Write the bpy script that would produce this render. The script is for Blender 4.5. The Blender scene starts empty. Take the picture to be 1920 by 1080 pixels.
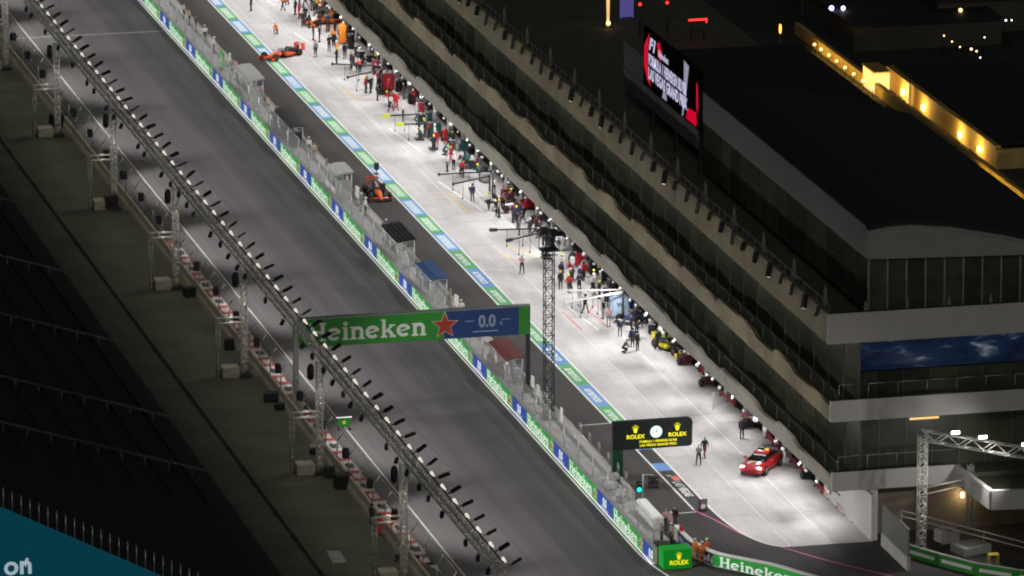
import bpy, bmesh, math, random
import numpy as np
from mathutils import Vector, Matrix
random.seed(7)
R = math.radians
SC = bpy.context.scene
COL = SC.collection

# ------------------------------------------------------------------ camera
FPX = 12700.0                      # focal length in photo pixels (1920 wide)
PITCH = math.atan2(3271.0, FPX)
YAW = R(13.597)
CAM = Vector((-129.04, -575.96, 152.0))
_c, _s = math.cos(PITCH), math.sin(PITCH)
_cy, _sy = math.cos(YAW), math.sin(YAW)
AX_R = Vector((_cy, -_sy, 0)); AX_H = Vector((_sy, _cy, 0))
AX_F = AX_H * _c + Vector((0, 0, -_s)); AX_U = AX_H * _s + Vector((0, 0, _c))
def ray(px, py): return AX_R * (px - 960) + AX_U * (540 - py) + AX_F * FPX
def P(px, py, z=0.0):              # photo pixel -> point on the level z
    r = ray(px, py); return CAM + r * ((z - CAM.z) / r.z)
def PX(px, py, x):                 # photo pixel -> point on the plane x
    r = ray(px, py); return CAM + r * ((x - CAM.x) / r.x)
def PY(px, py, y):
    r = ray(px, py); return CAM + r * ((y - CAM.y) / r.y)

cd = bpy.data.cameras.new('camera'); cam = bpy.data.objects.new('camera', cd); COL.objects.link(cam)
cd.sensor_width = 36.0; cd.lens = FPX / 1920 * 36.0; cd.clip_start = 1.0; cd.clip_end = 6000
cam.location = CAM; cam.rotation_euler = (math.pi / 2 - PITCH, 0, -YAW)
SC.camera = cam

# ------------------------------------------------------------------ night sky
w = bpy.data.worlds.new('World'); SC.world = w; w.use_nodes = True
nt = w.node_tree; bg = nt.nodes['Background']
sky = nt.nodes.new('ShaderNodeTexSky'); sky.sky_type = 'NISHITA'; sky.sun_disc = False
sky.sun_elevation = R(12); sky.sun_rotation = R(200)
hs = nt.nodes.new('ShaderNodeHueSaturation'); hs.inputs['Saturation'].default_value = 0.25
nt.links.new(sky.outputs[0], hs.inputs['Color']); nt.links.new(hs.outputs[0], bg.inputs[0])
bg.inputs[1].default_value = 0.0075
sl = bpy.data.lights.new('front_fill', 'SUN'); sl.energy = 0.26; sl.angle = R(8); sl.color = (1, .95, .88)
so = bpy.data.objects.new('front_fill', sl); COL.objects.link(so)
so.rotation_euler = (R(66), 0, R(-16)); so.location = (0, -100, 300)  # added fill from behind the camera, brightens the building's end faces
vs = SC.view_settings; vs.view_transform = 'Standard'; vs.look = 'None'; vs.exposure = 0.0; vs.gamma = 1.0
vs.use_curve_mapping = False
SC.cycles.filter_width = 2.0
FLOOD_L, FLOOD_R, CANOPY_W, ROAD_W = 6800.0, 6300.0, 620.0, 340.0   # lamp powers

# ------------------------------------------------------------------ materials
MATS = {}
def mat(name, col, rough=.6, metal=0.0, emit=None, es=0.0, noise=0.0, nscale=3.0, bump=0.0, alpha=1.0,
        stretch=(1, 1, 1), vary=0.0, coat=0.0, spec=.5, trans=0.0):
    if name in MATS: return MATS[name]
    m = bpy.data.materials.new(name); m.use_nodes = True; t = m.node_tree; b = t.nodes['Principled BSDF']
    b.inputs['Base Color'].default_value = (*col, 1); b.inputs['Roughness'].default_value = rough
    b.inputs['Metallic'].default_value = metal; b.inputs['Specular IOR Level'].default_value = spec
    if coat: b.inputs['Coat Weight'].default_value = coat; b.inputs['Coat Roughness'].default_value = .08
    if emit: b.inputs['Emission Color'].default_value = (*emit, 1); b.inputs['Emission Strength'].default_value = es
    if trans: b.inputs['Transmission Weight'].default_value = trans
    cur = None
    if noise or bump:
        tc = t.nodes.new('ShaderNodeTexCoord'); mp = t.nodes.new('ShaderNodeMapping')
        mp.inputs['Scale'].default_value = stretch
        t.links.new(tc.outputs['Object'], mp.inputs[0])
        nz = t.nodes.new('ShaderNodeTexNoise'); nz.inputs['Scale'].default_value = nscale
        nz.inputs['Detail'].default_value = 6; nz.inputs['Roughness'].default_value = .62
        t.links.new(mp.outputs[0], nz.inputs['Vector'])
        if noise:
            mr = t.nodes.new('ShaderNodeMapRange')
            mr.inputs[1].default_value = .3; mr.inputs[2].default_value = .7
            mr.inputs[3].default_value = 1 - noise; mr.inputs[4].default_value = 1 + noise
            t.links.new(nz.outputs[0], mr.inputs[0]); cur = mr.outputs[0]
        if bump:
            bp = t.nodes.new('ShaderNodeBump'); bp.inputs['Strength'].default_value = bump
            bp.inputs['Distance'].default_value = .02
            t.links.new(nz.outputs[0], bp.inputs['Height']); t.links.new(bp.outputs[0], b.inputs['Normal'])
    if vary:
        oi = t.nodes.new('ShaderNodeObjectInfo'); mr2 = t.nodes.new('ShaderNodeMapRange')
        mr2.inputs[3].default_value = 1 - vary; mr2.inputs[4].default_value = 1 + vary
        t.links.new(oi.outputs['Random'], mr2.inputs[0])
        if cur is None: cur = mr2.outputs[0]
        else:
            mu = t.nodes.new('ShaderNodeMath'); mu.operation = 'MULTIPLY'
            t.links.new(cur, mu.inputs[0]); t.links.new(mr2.outputs[0], mu.inputs[1]); cur = mu.outputs[0]
    if cur is not None:
        vm = t.nodes.new('ShaderNodeVectorMath'); vm.operation = 'SCALE'; vm.inputs[0].default_value = col
        t.links.new(cur, vm.inputs['Scale']); t.links.new(vm.outputs[0], b.inputs['Base Color'])
    if alpha < 1:
        out = t.nodes['Material Output']; tr = t.nodes.new('ShaderNodeBsdfTransparent'); mx = t.nodes.new('ShaderNodeMixShader')
        mx.inputs[0].default_value = alpha
        t.links.new(tr.outputs[0], mx.inputs[1]); t.links.new(b.outputs[0], mx.inputs[2]); t.links.new(mx.outputs[0], out.inputs[0])
    MATS[name] = m; return m

def asphalt(name, base, band, seed, lines=True):
    """asphalt with long streaks of rubber and patching along the track"""
    m = bpy.data.materials.new(name); m.use_nodes = True; t = m.node_tree; b = t.nodes['Principled BSDF']; L = t.links
    tc = t.nodes.new('ShaderNodeTexCoord')
    def nz(sc, scale, det, w):
        mp = t.nodes.new('ShaderNodeMapping'); mp.inputs['Scale'].default_value = sc; mp.inputs['Location'].default_value = (w, w * 2, 0)
        L.new(tc.outputs['Object'], mp.inputs[0]); n = t.nodes.new('ShaderNodeTexNoise'); n.inputs['Scale'].default_value = scale
        n.inputs['Detail'].default_value = det; L.new(mp.outputs[0], n.inputs['Vector']); return n.outputs[0]
    def rng(i, a, c, lo=.3, hi=.7):
        r = t.nodes.new('ShaderNodeMapRange'); r.inputs[1].default_value = lo; r.inputs[2].default_value = hi
        r.inputs[3].default_value = a; r.inputs[4].default_value = c; L.new(i, r.inputs[0]); return r.outputs[0]
    def mul(a, c):
        q = t.nodes.new('ShaderNodeMath'); q.operation = 'MULTIPLY'; L.new(a, q.inputs[0]); L.new(c, q.inputs[1]); return q.outputs[0]
    v = mul(rng(nz((1, .012, 1), .38, 3, seed), 1 - band, 1 + band), rng(nz((1, .03, 1), 1.7, 3, seed + 9), 1 - band * .5, 1 + band * .5))
    v = mul(v, rng(nz((1, 1, 1), .13, 5, seed + 4), .93, 1.07))
    if lines:
        sp_ = t.nodes.new('ShaderNodeSeparateXYZ'); L.new(tc.outputs['Object'], sp_.inputs[0])
        def lane(x0, w0, lo, soft=True):
            s_ = t.nodes.new('ShaderNodeMath'); s_.operation = 'SUBTRACT'; L.new(sp_.outputs[0], s_.inputs[0]); s_.inputs[1].default_value = x0
            a_ = t.nodes.new('ShaderNodeMath'); a_.operation = 'ABSOLUTE'; L.new(s_.outputs[0], a_.inputs[0])
            r_ = t.nodes.new('ShaderNodeMapRange'); r_.interpolation_type = 'SMOOTHSTEP' if soft else 'LINEAR'
            r_.inputs[1].default_value = 0 if soft else w0 * .5; r_.inputs[2].default_value = w0; r_.inputs[3].default_value = lo; r_.inputs[4].default_value = 1; L.new(a_.outputs[0], r_.inputs[0]); return r_.outputs[0]
        for x0, w0, lo in ((-3.6, 3.4, .82), (-5.4, .7, .88), (-3.7, .7, .88), (-11.2, .9, .93)): v = mul(v, lane(x0, w0, lo))
        for x0 in (-4.55, -9.1, -13.6): v = mul(v, lane(x0, .06, .72, False))
    fine = nz((1, 1, 1), 14, 3, seed)
    v = mul(v, rng(fine, .9, 1.1))
    sc = t.nodes.new('ShaderNodeVectorMath'); sc.operation = 'SCALE'; sc.inputs[0].default_value = base
    L.new(v, sc.inputs['Scale']); L.new(sc.outputs[0], b.inputs['Base Color'])
    b.inputs['Roughness'].default_value = .82; b.inputs['Specular IOR Level'].default_value = .25
    bp = t.nodes.new('ShaderNodeBump'); bp.inputs['Strength'].default_value = .25; bp.inputs['Distance'].default_value = .01
    L.new(fine, bp.inputs['Height']); L.new(bp.outputs[0], b.inputs['Normal'])
    return m

def concrete_slab_mat():
    m = bpy.data.materials.new('pale_concrete'); m.use_nodes = True; t = m.node_tree; b = t.nodes['Principled BSDF']; L = t.links
    geo = t.nodes.new('ShaderNodeNewGeometry')
    def nz(sc, scale, det):
        mp = t.nodes.new('ShaderNodeMapping'); mp.inputs['Scale'].default_value = sc
        L.new(geo.outputs['Position'], mp.inputs[0]); n = t.nodes.new('ShaderNodeTexNoise'); n.inputs['Scale'].default_value = scale
        n.inputs['Detail'].default_value = det; n.inputs['Roughness'].default_value = .6; L.new(mp.outputs[0], n.inputs['Vector']); return n.outputs[0]
    def rng(i, a, c, lo=.35, hi=.65):
        r = t.nodes.new('ShaderNodeMapRange'); r.inputs[1].default_value = lo; r.inputs[2].default_value = hi
        r.inputs[3].default_value = a; r.inputs[4].default_value = c; L.new(i, r.inputs[0]); return r.outputs[0]
    def mul(a, c):
        q = t.nodes.new('ShaderNodeMath'); q.operation = 'MULTIPLY'; L.new(a, q.inputs[0]); L.new(c, q.inputs[1]); return q.outputs[0]
    oi = t.nodes.new('ShaderNodeObjectInfo')
    v = mul(rng(nz((1, .5, 1), .2, 4), .84, 1.07), rng(nz((1, .1, 1), .7, 5), .88, 1.06))
    v = mul(v, rng(nz((2.2, .07, 1), .7, 3), .94, 1.0, .36, .5)); v = mul(v, rng(nz((1, 1, 1), .55, 6), .93, 1.0, .34, .48))
    v = mul(v, rng(nz((1, .5, 1), 5, 3), .95, 1.05)); v = mul(v, rng(oi.outputs['Random'], .95, 1.04, 0, 1))
    sc = t.nodes.new('ShaderNodeVectorMath'); sc.operation = 'SCALE'; sc.inputs[0].default_value = (.56, .545, .55)
    L.new(v, sc.inputs['Scale']); L.new(sc.outputs[0], b.inputs['Base Color']); b.inputs['Roughness'].default_value = .75
    b.inputs['Specular IOR Level'].default_value = .3
    return m

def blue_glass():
    """window glass with blue reflections and pale streaks painted in as emission"""
    m = bpy.data.materials.new('blue_reflection_glow'); m.use_nodes = True; t = m.node_tree; b = t.nodes['Principled BSDF']; L = t.links
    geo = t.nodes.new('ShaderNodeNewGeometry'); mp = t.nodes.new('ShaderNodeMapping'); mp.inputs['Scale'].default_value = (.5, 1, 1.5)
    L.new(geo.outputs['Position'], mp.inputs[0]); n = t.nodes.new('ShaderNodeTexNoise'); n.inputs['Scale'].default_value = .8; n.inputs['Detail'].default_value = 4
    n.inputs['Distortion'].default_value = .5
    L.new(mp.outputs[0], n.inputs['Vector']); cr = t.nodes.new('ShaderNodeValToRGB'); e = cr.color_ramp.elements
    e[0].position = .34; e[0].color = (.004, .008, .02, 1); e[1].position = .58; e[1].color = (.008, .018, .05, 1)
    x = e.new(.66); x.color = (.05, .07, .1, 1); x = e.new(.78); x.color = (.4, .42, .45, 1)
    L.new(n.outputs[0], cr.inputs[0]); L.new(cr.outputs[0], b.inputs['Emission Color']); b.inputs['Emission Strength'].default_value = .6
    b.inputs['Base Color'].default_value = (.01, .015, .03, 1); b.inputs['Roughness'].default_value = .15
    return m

def M(n): return MATS[n]
white_paint = mat('white_paint', (.78, .78, .76), .55, noise=.08, nscale=2)
mat('yellow_paint', (.75, .55, .12), .6, noise=.12, nscale=4); mat('red_paint', (.7, .16, .12), .6, noise=.12, nscale=4)
mat('pink_paint', (.62, .12, .3), .6, noise=.1); mat('black_paint', (.03, .03, .033), .7, noise=.1)
mat('strip_green', (.09, .36, .14), .6, noise=.12, nscale=2, vary=.08); mat('strip_blue', (.12, .28, .58), .6, noise=.12, nscale=2, vary=.08)
mat('strip_green_light', (.3, .62, .34), .6, noise=.1); mat('strip_blue_light', (.42, .6, .82), .6, noise=.1)
mat('ad_green', (.03, .30, .05), .45, emit=(.03, .42, .06), es=.16); mat('ad_blue', (.03, .06, .34), .45, emit=(.03, .07, .42), es=.22)
mat('ad_white', (.8, .88, .82), .45, emit=(.8, 1, .85), es=.3); mat('ad_red', (.55, .03, .03), .45, emit=(.6, .03, .03), es=.2)
mat('sign_green', (.025, .25, .025), .5); mat('sign_blue', (.012, .045, .17), .5); mat('sign_white', (.72, .74, .7), .5)
mat('sign_red', (.36, .035, .02), .5); mat('star_edge', (.6, .55, .4), .5); mat('sign_grey', (.3, .36, .5), .5)
mat('barrier_concrete', (.34, .31, .25), .85, noise=.22, nscale=1.2, bump=.2)
mat('wall_concrete', (.5, .49, .46), .8, noise=.15, nscale=1.5)
mat('walkway', (.3, .3, .3), .8, noise=.15, nscale=1.0)
mat('kerb_red', (.3, .04, .04), .6, noise=.15, nscale=3); mat('kerb_white', (.46, .44, .42), .6, noise=.15, nscale=3)
mat('service_ground', (.085, .088, .064), .9, noise=.3, nscale=.25, bump=.2)
mat('far_ground', (.035, .035, .033), .9, noise=.35, nscale=.08)
mat('aluminium', (.85, .84, .78), .35, metal=.45, noise=.1, nscale=5); mat('galvanised', (.42, .43, .42), .45, metal=.7, noise=.15, nscale=4)
mat('dark_steel', (.04, .042, .045), .5, metal=.4); mat('black_plastic', (.012, .013, .014), .5); mat('black_rubber', (.012, .012, .012), .75)
mat('lamp_face', (.9, .9, .85), .3, emit=(1, .96, .86), es=9.0); mat('lamp_white', (.35, .35, .35), .5, emit=(1, .99, .95), es=.5)
mat('led_strip', (.9, .9, .85), .4, emit=(.95, 1, .88), es=.55); mat('tube_lit', (.9, .88, .8), .35, emit=(1, .95, .8), es=.8)
mat('fence_mesh', (.46, .47, .47), .5, alpha=.30, noise=.2, nscale=.8); mat('catch_mesh', (.3, .31, .3), .5, alpha=.13, noise=.2, nscale=.8)
mat('clear_panel', (.5, .52, .52), .2, alpha=.35)
mat('glass_dark', (.062, .07, .045), .35, noise=.4, nscale=.35, vary=.35, spec=.4); mat('balustrade_glass', (.05, .06, .045), .4, alpha=.07)
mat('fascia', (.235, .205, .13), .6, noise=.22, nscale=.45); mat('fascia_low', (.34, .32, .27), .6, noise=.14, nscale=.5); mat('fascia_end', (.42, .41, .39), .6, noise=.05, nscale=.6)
mat('soffit', (.3, .3, .29), .7); mat('mullion', (.1, .11, .1), .5); mat('deck', (.1, .105, .075), .8, noise=.25, nscale=.5)
mat('roof_skin', (.012, .0125, .012), .7, noise=.2, nscale=.3); mat('roof_edge', (.24, .26, .24), .6, noise=.08)
mat('garage_white', (.62, .61, .6), .6, noise=.08); mat('garage_dark', (.03, .03, .032), .6)
mat('parasol_cloth', (.2, .22, .21), .8, noise=.15)
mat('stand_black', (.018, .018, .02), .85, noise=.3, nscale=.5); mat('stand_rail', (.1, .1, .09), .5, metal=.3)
mat('teal_screen', (.0, .06, .09), .5, emit=(.0, .04, .062), es=.75); mat('teal_text', (.4, .5, .55), .5, emit=(.4, .52, .6), es=.7)
mat('amber_wall', (.5, .36, .12), .8, noise=.15, nscale=.6); mat('amber_lamp', (1, .8, .4), .4, emit=(1, .68, .25), es=4.0)
mat('warm_window', (.8, .6, .3), .5, emit=(1, .62, .22), es=.9); mat('white_lamp', (1, 1, 1), .4, emit=(.9, .92, 1), es=9.0); mat('blue_lamp', (.6, .6, 1), .4, emit=(.45, .42, 1), es=16.0)
mat('red_lamp', (1, .1, .1), .4, emit=(1, .03, .02), es=2.4); mat('orange_lamp', (1, .4, .1), .4, emit=(1, .35, .05), es=4.0)
mat('violet_panel', (.1, .1, .3), .4, emit=(.12, .1, .4), es=.5); mat('dim_building', (.06, .055, .04), .9, noise=.3, nscale=.1)
mat('screen_black', (.002, .002, .003), .9, spec=.05); mat('screen_white', (.7, .7, .8), .4, emit=(.72, .7, 1), es=.62); mat('screen_red', (.5, 0, .02), .4, emit=(.75, .0, .03), es=.7)
mat('screen_grey', (.3, .3, .4), .4, emit=(.3, .3, .42), es=.8)
mat('rolex_green', (.004, .045, .02), .4); mat('rolex_black', (.008, .014, .014), .35); mat('rolex_yellow', (.9, .8, .02), .4, emit=(.95, .85, .0), es=.75); mat('clock_white', (.8, .88, .86), .4, emit=(.8, .95, .92), es=.55)
mat('rolex_box', (.0, .2, .02), .5, emit=(.0, .22, .01), es=.5)
mat('signal_green', (.0, .5, .35), .3, emit=(.0, .9, .6), es=1.6); mat('signal_off', (.02, .02, .02), .3)
mat('canvas_black', (.015, .016, .017), .7); mat('canvas_blue', (.012, .045, .13), .7); mat('canvas_red', (.1, .022, .022), .75); mat('canvas_grey', (.33, .33, .32), .7); mat('canvas_green', (.01, .03, .022), .7)
mat('board_white', (.8, .8, .78), .6); mat('board_green', (.05, .42, .06), .6); mat('skin', (.42, .25, .17), .6); mat('hair', (.03, .02, .015), .7)
mat('cab_red', (.42, .015, .03), .4, coat=.3); mat('cab_orange', (.75, .22, .02), .45, coat=.3); mat('cab_teal', (.01, .07, .07), .4, coat=.3); mat('cab_blue', (.42, .56, .72), .45, coat=.2)
mat('mono_black', (.02, .02, .022), .5); mat('neon_yellow', (.75, .8, .03), .6); mat('steel_light', (.6, .62, .64), .35, metal=.6)
mat('car_orange', (.82, .16, .015), .3, coat=.6); mat('car_red', (.55, .02, .03), .28, coat=.7); mat('carbon', (.018, .018, .02), .4, coat=.3)
mat('car_yellow', (.8, .68, .02), .3, coat=.6); mat('car_white', (.75, .74, .73), .35, coat=.5); mat('car_glass', (.01, .014, .014), .06); mat('headlamp', (1, 1, .95), .2, emit=(1, .97, .88), es=3.5)
mat('car_redorange', (.8, .09, .025), .3, coat=.6); mat('car_teal', (.15, .4, .4), .35, coat=.4)
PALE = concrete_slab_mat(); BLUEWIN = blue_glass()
ASPH = asphalt('track_asphalt', (.071, .0675, .0685), .17, 3.0); ASPH2 = asphalt('pit_asphalt', (.056, .053, .052), .14, 17.0, False)

# ------------------------------------------------------------------ mesh helpers
class MB:
    def __init__(s): s.v = []; s.f = []; s.m = []; s.sm = []
    def quad(s, a, b, c, d, mi=0): s.poly([a, b, c, d], mi)
    def poly(s, pts, mi=0, smooth=False):
        n = len(s.v); s.v += [tuple(p) for p in pts]; s.f.append(list(range(n, n + len(pts)))); s.m.append(mi); s.sm.append(smooth)
    def box(s, c, d, mi=0, rz=0.0, M4=None):
        cx, cy, cz = c; hx, hy, hz = d[0] / 2, d[1] / 2, d[2] / 2; n = len(s.v); ca, sa = math.cos(rz), math.sin(rz)
        for x, y, z in ((-1, -1, -1), (1, -1, -1), (1, 1, -1), (-1, 1, -1), (-1, -1, 1), (1, -1, 1), (1, 1, 1), (-1, 1, 1)):
            p = Vector((x * hx, y * hy, z * hz))
            if M4 is not None: p = M4 @ p
            else: p = Vector((p.x * ca - p.y * sa, p.x * sa + p.y * ca, p.z))
            s.v.append((p.x + cx, p.y + cy, p.z + cz))
        for f in ((0, 3, 2, 1), (4, 5, 6, 7), (0, 1, 5, 4), (1, 2, 6, 5), (2, 3, 7, 6), (3, 0, 4, 7)):
            s.f.append([n + i for i in f]); s.m.append(mi); s.sm.append(False)
        return s
    def tube(s, a, b, r, r2=None, seg=8, mi=0, caps=True, smooth=True):
        a, b = Vector(a), Vector(b); r2 = r if r2 is None else r2; d = (b - a)
        if d.length < 1e-6: return s
        d.normalize(); u = d.orthogonal().normalized(); w2 = d.cross(u); n = len(s.v)
        for p, rr in ((a, r), (b, r2)):
            for i in range(seg):
                t = 2 * math.pi * i / seg; q = p + u * (math.cos(t) * rr) + w2 * (math.sin(t) * rr); s.v.append(tuple(q))
        for i in range(seg):
            j = (i + 1) % seg; s.f.append([n + i, n + j, n + seg + j, n + seg + i]); s.m.append(mi); s.sm.append(smooth)
        if caps:
            s.f.append([n + i for i in reversed(range(seg))]); s.m.append(mi); s.sm.append(False)
            s.f.append([n + seg + i for i in range(seg)]); s.m.append(mi); s.sm.append(False)
        return s
    def path(s, pts, r, seg=8, mi=0):
        for a, b in zip(pts[:-1], pts[1:]): s.tube(a, b, r, seg=seg, mi=mi)
        return s
    def loft(s, rings, mi=0, caps=True, smooth=True):
        n = len(s.v); k = len(rings[0])
        for rg in rings: s.v += [tuple(p) for p in rg]
        for i in range(len(rings) - 1):
            for j in range(k):
                a = n + i * k + j; b = n + i * k + (j + 1) % k
                s.f.append([a, b, b + k, a + k]); s.m.append(mi); s.sm.append(smooth)
        if caps:
            s.f.append([n + j for j in reversed(range(k))]); s.m.append(mi); s.sm.append(False)
            q = n + (len(rings) - 1) * k; s.f.append([q + j for j in range(k)]); s.m.append(mi); s.sm.append(False)
        return s
    def sphere(s, c, r, mi=0, seg=12, rings=7, sc=(1, 1, 1)):
        rg = []
        for i in range(1, rings):
            ph = math.pi * i / rings
            rg.append([(c[0] + r * sc[0] * math.sin(ph) * math.cos(2 * math.pi * j / seg), c[1] + r * sc[1] * math.sin(ph) * math.sin(2 * math.pi * j / seg), c[2] - r * sc[2] * math.cos(ph)) for j in range(seg)])
        return s.loft(rg, mi)
    def lathe(s, prof, axis_o, axis_d, seg=20, mi=0, closed=True):
        """profile of (radius, along) turned about an axis"""
        o = Vector(axis_o); d = Vector(axis_d).normalized(); u = d.orthogonal().normalized(); w2 = d.cross(u); rg = []
        for r_, h in prof:
            rg.append([o + d * h + u * (math.cos(2 * math.pi * j / seg) * r_) + w2 * (math.sin(2 * math.pi * j / seg) * r_) for j in range(seg)])
        return s.loft(rg, mi, caps=closed)
    def build(s, name, mats, parent=None, bevel=0.0, loc=None, rz=0.0):
        me = bpy.data.meshes.new(name); me.from_pydata(s.v, [], s.f)
        if not isinstance(mats, (list, tuple)): mats = [mats]
        for m_ in mats: me.materials.append(M(m_) if isinstance(m_, str) else m_)
        me.polygons.foreach_set('material_index', s.m); me.polygons.foreach_set('use_smooth', s.sm); me.update()
        bm = bmesh.new(); bm.from_mesh(me); bmesh.ops.recalc_face_normals(bm, faces=bm.faces)
        if bevel: bmesh.ops.bevel(bm, geom=[e for e in bm.edges if e.calc_face_angle(0) > .6], offset=bevel, segments=2, affect='EDGES', clamp_overlap=True)
        bm.to_mesh(me); bm.free()
        o = bpy.data.objects.new(name, me); COL.objects.link(o)
        if parent: o.parent = parent
        if loc is not None: o.location = loc
        o.rotation_euler.z = rz
        return o
def empty(name, loc=(0, 0, 0), rz=0.0):
    o = bpy.data.objects.new(name, None); o.empty_display_size = .3; COL.objects.link(o); o.location = loc; o.rotation_euler.z = rz; return o
def tag(o, label=None, cat=None, group=None, kind=None):
    if label: o['label'] = label
    if cat: o['category'] = cat
    if group: o['group'] = group
    if kind: o['kind'] = kind
    return o
def inst(src, name, parent=None, loc=None, rz=None):
    o = bpy.data.objects.new(name, src.data); COL.objects.link(o); o.parent = parent
    if loc is not None: o.location = loc
    if rz is not None: o.rotation_euler.z = rz
    return o
def kids(o): return [c for c in bpy.data.objects if c.parent == o]
def copy_tree(o, parent=None, ch=None):
    c = o.copy(); COL.objects.link(c); c.parent = parent
    for k in (ch if ch is not None else list(o.children)): copy_tree(k, c)
    return c
def basis(o, u, v):
    u = Vector(u).normalized(); v = Vector(v).normalized(); n = u.cross(v); m4 = Matrix((u, v, n)).transposed().to_4x4(); m4.translation = Vector(o); return m4
_txt = {}
def text_mesh(s, bold=0.0, align='LEFT', extr=.004, shear=0.0, space=1.0):
    key = (s, bold, align, extr, shear, space)
    if key in _txt: return _txt[key]
    c = bpy.data.curves.new('t', 'FONT'); c.body = s; c.size = 1; c.offset = bold; c.align_x = align; c.extrude = extr; c.shear = shear; c.space_character = space; c.resolution_u = 3
    o = bpy.data.objects.new('t', c); COL.objects.link(o); dg = bpy.context.evaluated_depsgraph_get(); dg.update()
    me = bpy.data.meshes.new_from_object(o.evaluated_get(dg)); bpy.data.objects.remove(o); _txt[key] = me; return me
def place_mesh(name, me, m4, mt, parent=None, scale=(1, 1, 1)):
    me = me.copy() if me.materials else me
    me.materials.clear(); me.materials.append(M(mt) if isinstance(mt, str) else mt)
    o = bpy.data.objects.new(name, me); COL.objects.link(o); o.parent = parent; o.matrix_local = m4 @ Matrix.Diagonal((*scale, 1)); return o
def text(name, s, o, u, v, size, mt, parent=None, bold=0.0, align='LEFT', sx=1.0, shear=0.0, space=1.0):
    key = (s, bold, align, shear, space, mt)
    if key not in _lt:
        me = text_mesh(s, bold, align, .004, shear, space).copy(); me.materials.clear(); me.materials.append(M(mt)); _lt[key] = me
    ob = bpy.data.objects.new(name, _lt[key]); COL.objects.link(ob); ob.parent = parent
    ob.matrix_local = basis(o, u, v) @ Matrix.Diagonal((size * sx, size, 1, 1)); return ob
_lt = {}
# a slab-serif word drawn as strokes: cap height 1
def arc_band(cx, cy, ro, ri, a0, a1, n=14, sy=1.0):
    po = [(cx + ro * math.cos(R(a0 + (a1 - a0) * i / n)), cy + sy * ro * math.sin(R(a0 + (a1 - a0) * i / n))) for i in range(n + 1)]
    pi_ = [(cx + ri * math.cos(R(a0 + (a1 - a0) * i / n)), cy + sy * ri * math.sin(R(a0 + (a1 - a0) * i / n))) for i in range(n + 1)]
    return [[po[i], po[i + 1], pi_[i + 1], pi_[i]] for i in range(n)]
def slab_word():
    Q = []; x = 0.0
    def rc(x0, y0, x1, y1): Q.append([(x0, y0), (x1, y0), (x1, y1), (x0, y1)])
    def H(x):
        for sx in (0, .5): rc(x + .07 + sx, .1, x + .25 + sx, .9); rc(x + sx, 0, x + .32 + sx, .1); rc(x + sx, .9, x + .32 + sx, 1)
        rc(x + .25, .44, x + .57, .57); return x + .9
    def e(x):
        Q.extend(arc_band(x + .3, .35, .34, .17, 20, 318, 18, 1.03))
        Q.append([(x + .12, .27), (x + .6, .40), (x + .62, .50), (x + .12, .36)]); return x + .7
    def i(x):
        rc(x + .07, .1, x + .24, .62); rc(x, 0, x + .31, .1); rc(x, .62, x + .24, .7); Q.extend(arc_band(x + .15, .88, .11, .0, 0, 360, 12)); return x + .38
    def n(x):
        rc(x + .07, .1, x + .24, .62); rc(x, 0, x + .31, .1); rc(x, .62, x + .24, .7)
        Q.extend(arc_band(x + .36, .44, .27, .1, 0, 150, 10)); rc(x + .46, .1, x + .63, .44); rc(x + .39, 0, x + .7, .1); return x + .77
    def k(x):
        rc(x + .07, .1, x + .24, .92); rc(x, 0, x + .31, .1); rc(x, .92, x + .24, 1)
        Q.append([(x + .24, .26), (x + .24, .4), (x + .46, .62), (x + .6, .62)]); rc(x + .4, .62, x + .7, .7)
        Q.append([(x + .3, .36), (x + .46, .44), (x + .68, .1), (x + .48, .1)]); rc(x + .42, 0, x + .74, .1); return x + .8
    for ch in 'Heineken': x = {'H': H, 'e': e, 'i': i, 'n': n, 'k': k}[ch](x)
    mb = MB()
    for q in Q: mb.poly([(a, b, .004 + .0004 * len(mb.f)) for a, b in q])
    me = bpy.data.meshes.new('word'); me.from_pydata(mb.v, [], mb.f); return me, x
WORD, WORD_W = slab_word()
def word(name, o, u, v, height, length, mt, parent):
    key = ('slab', mt)
    if key not in _lt:
        me = WORD.copy(); me.materials.clear(); me.materials.append(M(mt)); _lt[key] = me
    ob = bpy.data.objects.new(name, _lt[key]); COL.objects.link(ob); ob.parent = parent
    ob.matrix_local = basis(o, u, v) @ Matrix.Diagonal((length / WORD_W, height, 1, 1)); return ob
def star_pts(r, rin=.42, rot=90): return [(math.cos(R(rot + 36 * i)) * (r if i % 2 == 0 else r * rin), math.sin(R(rot + 36 * i)) * (r if i % 2 == 0 else r * rin)) for i in range(10)]
def flat_poly(name, pts, o, u, v, mt, parent, off=0.0):
    mb = MB(); mb.poly([(x, y, off) for x, y in pts]); ob = mb.build(name, mt, parent); ob.matrix_local = basis(o, u, v); return ob
def spot(name, loc, target, power, size_deg, parent=None, color=(1, .975, .95), blend=.6, radius=.35):
    l = bpy.data.lights.new(name, 'SPOT'); l.energy = power; l.spot_size = R(size_deg); l.spot_blend = blend; l.shadow_soft_size = radius; l.color = color
    o = bpy.data.objects.new(name, l); COL.objects.link(o); o.location = loc
    d = Vector(target) - Vector(loc); o.rotation_euler = d.to_track_quat('-Z', 'Y').to_euler()
    return o
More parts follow.
